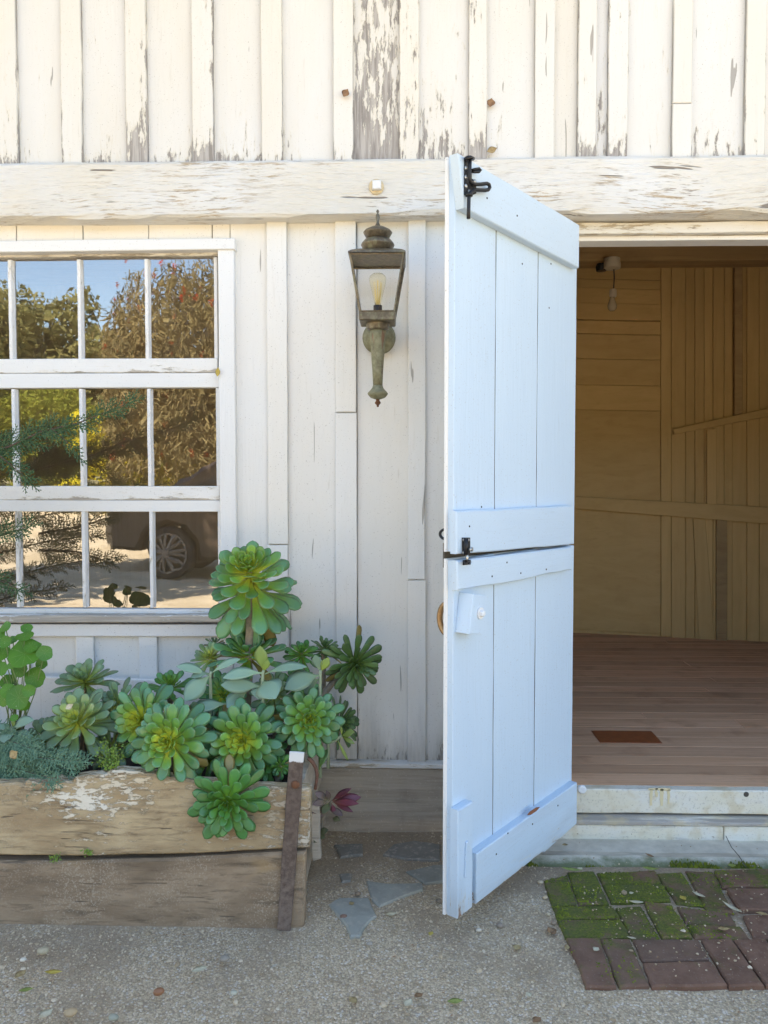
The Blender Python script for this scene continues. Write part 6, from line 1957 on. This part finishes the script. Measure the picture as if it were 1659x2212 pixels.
# more cover further along the yard, outside the mirrored strip
tree("oak_tree", "oak standing behind the yard, right of the camera", (6.0, -34, terr(6, -34)), 7.5, 7.5, OAK, 6000, .26, 21, og, low=.15)
tree("oak_tree", "oak far to the right across the yard", (17.0, -36, terr(17, -36)), 7.0, 7.5, OAK, 6000, .26, 22, og, low=.15)
tree("oak_tree", "oak straight across the yard from the lantern", (-2.5, -38, terr(-2.5, -38)), 7.2, 7.0, OAK, 6000, .26, 23, og, low=.15)
tree("added_shade_tree", "oak left of the picture whose crown dapples the yard", (-6.3, -2.9, 0), 6.6, 2.6, OAK, 2600, .2, 25, og, True, .62)  # added tree out of view, its crown darkens the mirrored yard and car
for o in bpy.data.objects:
    if o.name.startswith("added_shade_tree"):
        for ch in o.children:
            if ch.name.startswith("crown"):
                ch.location = (1.6, .1, .4); ch.scale = (1.55, 1.55, .95)
# wooded hill
hm_ = MB()
hx, hy = lin(-160, 160, 40), lin(-150, -42, 18)
def hill_h(x, y):
    t = min(max((-y - 42)/45, 0), 1)
    return terr(x, y) - .6 + 14.0*t*t*(3 - 2*t)*(1 + .18*mnoise.noise(Vector((x*.03, y*.02, 5))))
for yy in hy: hm_.add([(xx, yy, hill_h(xx, yy)) for xx in hx], [])
n_ = len(hx)
for j in range(len(hy) - 1):
    for i in range(n_ - 1): hm_.f.append((j*n_+i, j*n_+i+1, (j+1)*n_+i+1, (j+1)*n_+i))
hill = hm_.build("hill", simple("hill_scrub", (0.12, 0.115, 0.05), .95, 0, .2, .4), None, origin=(0, 0, 0), smooth=True)
tag(hill, "wooded hill across the yard", None, None, "structure")
r = np.random.default_rng(33)
bl = []
for i in range(420):
    x, y = r.uniform(-75, 60), r.uniform(-95, -44)
    s = r.uniform(1.3, 2.6)
    bl.append((x, y, hill_h(x, y) + s*.5, s*1.1, s*1.1, s))
me = crown_mesh("hill_woods", bl, 42000, .42, 34, OAK)
o = bpy.data.objects.new("hill_woods", me); link(o, None, (0, 0, 0)); tag(o, "olive woodland covering the hill across the yard", None, None, "stuff")

# ---- parked car, seen only as a mirror image in the lowest right pane
wc = Mir(362, 1190, -7.3)
WZC = .36
body_m = simple("dark_brown_car_paint", (0.060, 0.042, 0.030), .4, .1)
glassd = simple("dark_car_glass", (0.02, 0.02, 0.022), .08)
tyre_m = simple("tyre_rubber", (0.02, 0.02, 0.02), .8)
rim_m = simple("alloy_wheel", (0.20, 0.17, 0.145), .5, .2)
cx0 = wc.x
cy0 = wc.y
car = empty("parked_car", (cx0 + 1.3, cy0 - .85, 0), "dark car with alloy wheels parked in the yard, mirrored in the lowest right pane", "car")
prof = [(-.90, .32), (-.93, .55), (-.90, .85), (-.80, 1.02), (-.55, 1.08), (-.20, 1.12), (.25, 1.42), (.6, 1.62), (1.2, 1.70), (2.2, 1.70), (3.0, 1.62), (3.35, 1.30), (3.42, 1.05), (3.46, .6), (3.40, .34), (3.08, .30), (3.02, .55), (2.85, .72), (2.60, .76), (2.36, .70), (2.2, .52), (2.16, .28), (.44, .28), (.38, .52), (.24, .70), (0, .76), (-.24, .70), (-.38, .52), (-.44, .30)]
mb = MB().prism([(cx0 + a, b) for a, b in prof], -1.74, -.02, .05, lambda a, b, h: (a, cy0 + h, b)).build("body", body_m, car)
# XZ grows towards -y, so rebuild sides facing the barn
gw = [[(.32, 1.16), (.68, 1.54), (1.18, 1.60), (1.18, 1.16)], [(1.25, 1.16), (1.25, 1.60), (2.1, 1.60), (2.1, 1.16)], [(2.17, 1.16), (2.17, 1.60), (2.85, 1.55), (3.1, 1.2)]]
for g_ in gw:
    m = MB().prism([(cx0 + a, b) for a, b in g_], 0, .012, .003, lambda a, b, h: (a, cy0 - .018 + h, b))
    m.build("side_window", glassd, car)
for k, (a, b, c, d) in enumerate(((.30, 1.22, .34, 1.10), (1.26, 2.12, .34, 1.10))):
    m = MB().prism(rect(cx0 + a + .15, cx0 + b, c + .05, d, (2, 2), 0), 0, .008, .003, lambda a, b, h: (a, cy0 - .018 + h, b))
    o = m.build("door", body_m, car)
    MB().box(cx0 + b - .22, cx0 + b - .06, cy0 - .008, cy0 + .02, 1.0, 1.03).build("handle", rim_m, o)
for dx in (0, 2.6):
    for sy in (0, 1):
        yc = cy0 - .12 if sy == 0 else cy0 - 1.62
        t = MB().lathe([(.22, -.10), (.33, -.10), (.355, -.06), (.355, .06), (.33, .10), (.24, .10), (.235, .04), (.1, .03)], (cx0 + dx, yc, WZC), (0, 1, 0), 28).build("wheel", tyre_m, car, smooth=False)
        rm = MB()
        ring = [(.235, .085), (.262, .10), (.262, .115), (.235, .112)]
        rm.lathe(ring + [ring[0]], (cx0 + dx, yc, WZC), (0, 1, 0), 28, False)
        for s in range(7):
            for off in (-.10, .10):
                a = s*2*math.pi/7 + off; a2 = s*2*math.pi/7 + off*2.0
                p0 = Vector((cx0 + dx + math.cos(a)*.05, yc + .105, WZC + math.sin(a)*.05)); p1 = Vector((cx0 + dx + math.cos(a2)*.245, yc + .10, WZC + math.sin(a2)*.245))
                rm.tube([p0, p1], [.020, .024], 5)
        rm.lathe([(.065, .09), (.065, .115), (.04, .12)], (cx0 + dx, yc, WZC), (0, 1, 0), 14)
        rm.build("rim", rim_m, t)
MB().prism([(cx0 - .93, .82), (cx0 - .80, .96), (cx0 - .45, .98), (cx0 - .5, .86)], 0, .014, .004, lambda a, b, h: (a, cy0 - .018 + h, b)).build("headlight", simple("lamp_lens", (.6, .6, .6), .15), car)
MB().box(cx0 + .55, cx0 + .75, cy0 - .01, cy0 + .16, 1.08, 1.22).build("wing_mirror", body_m, car)
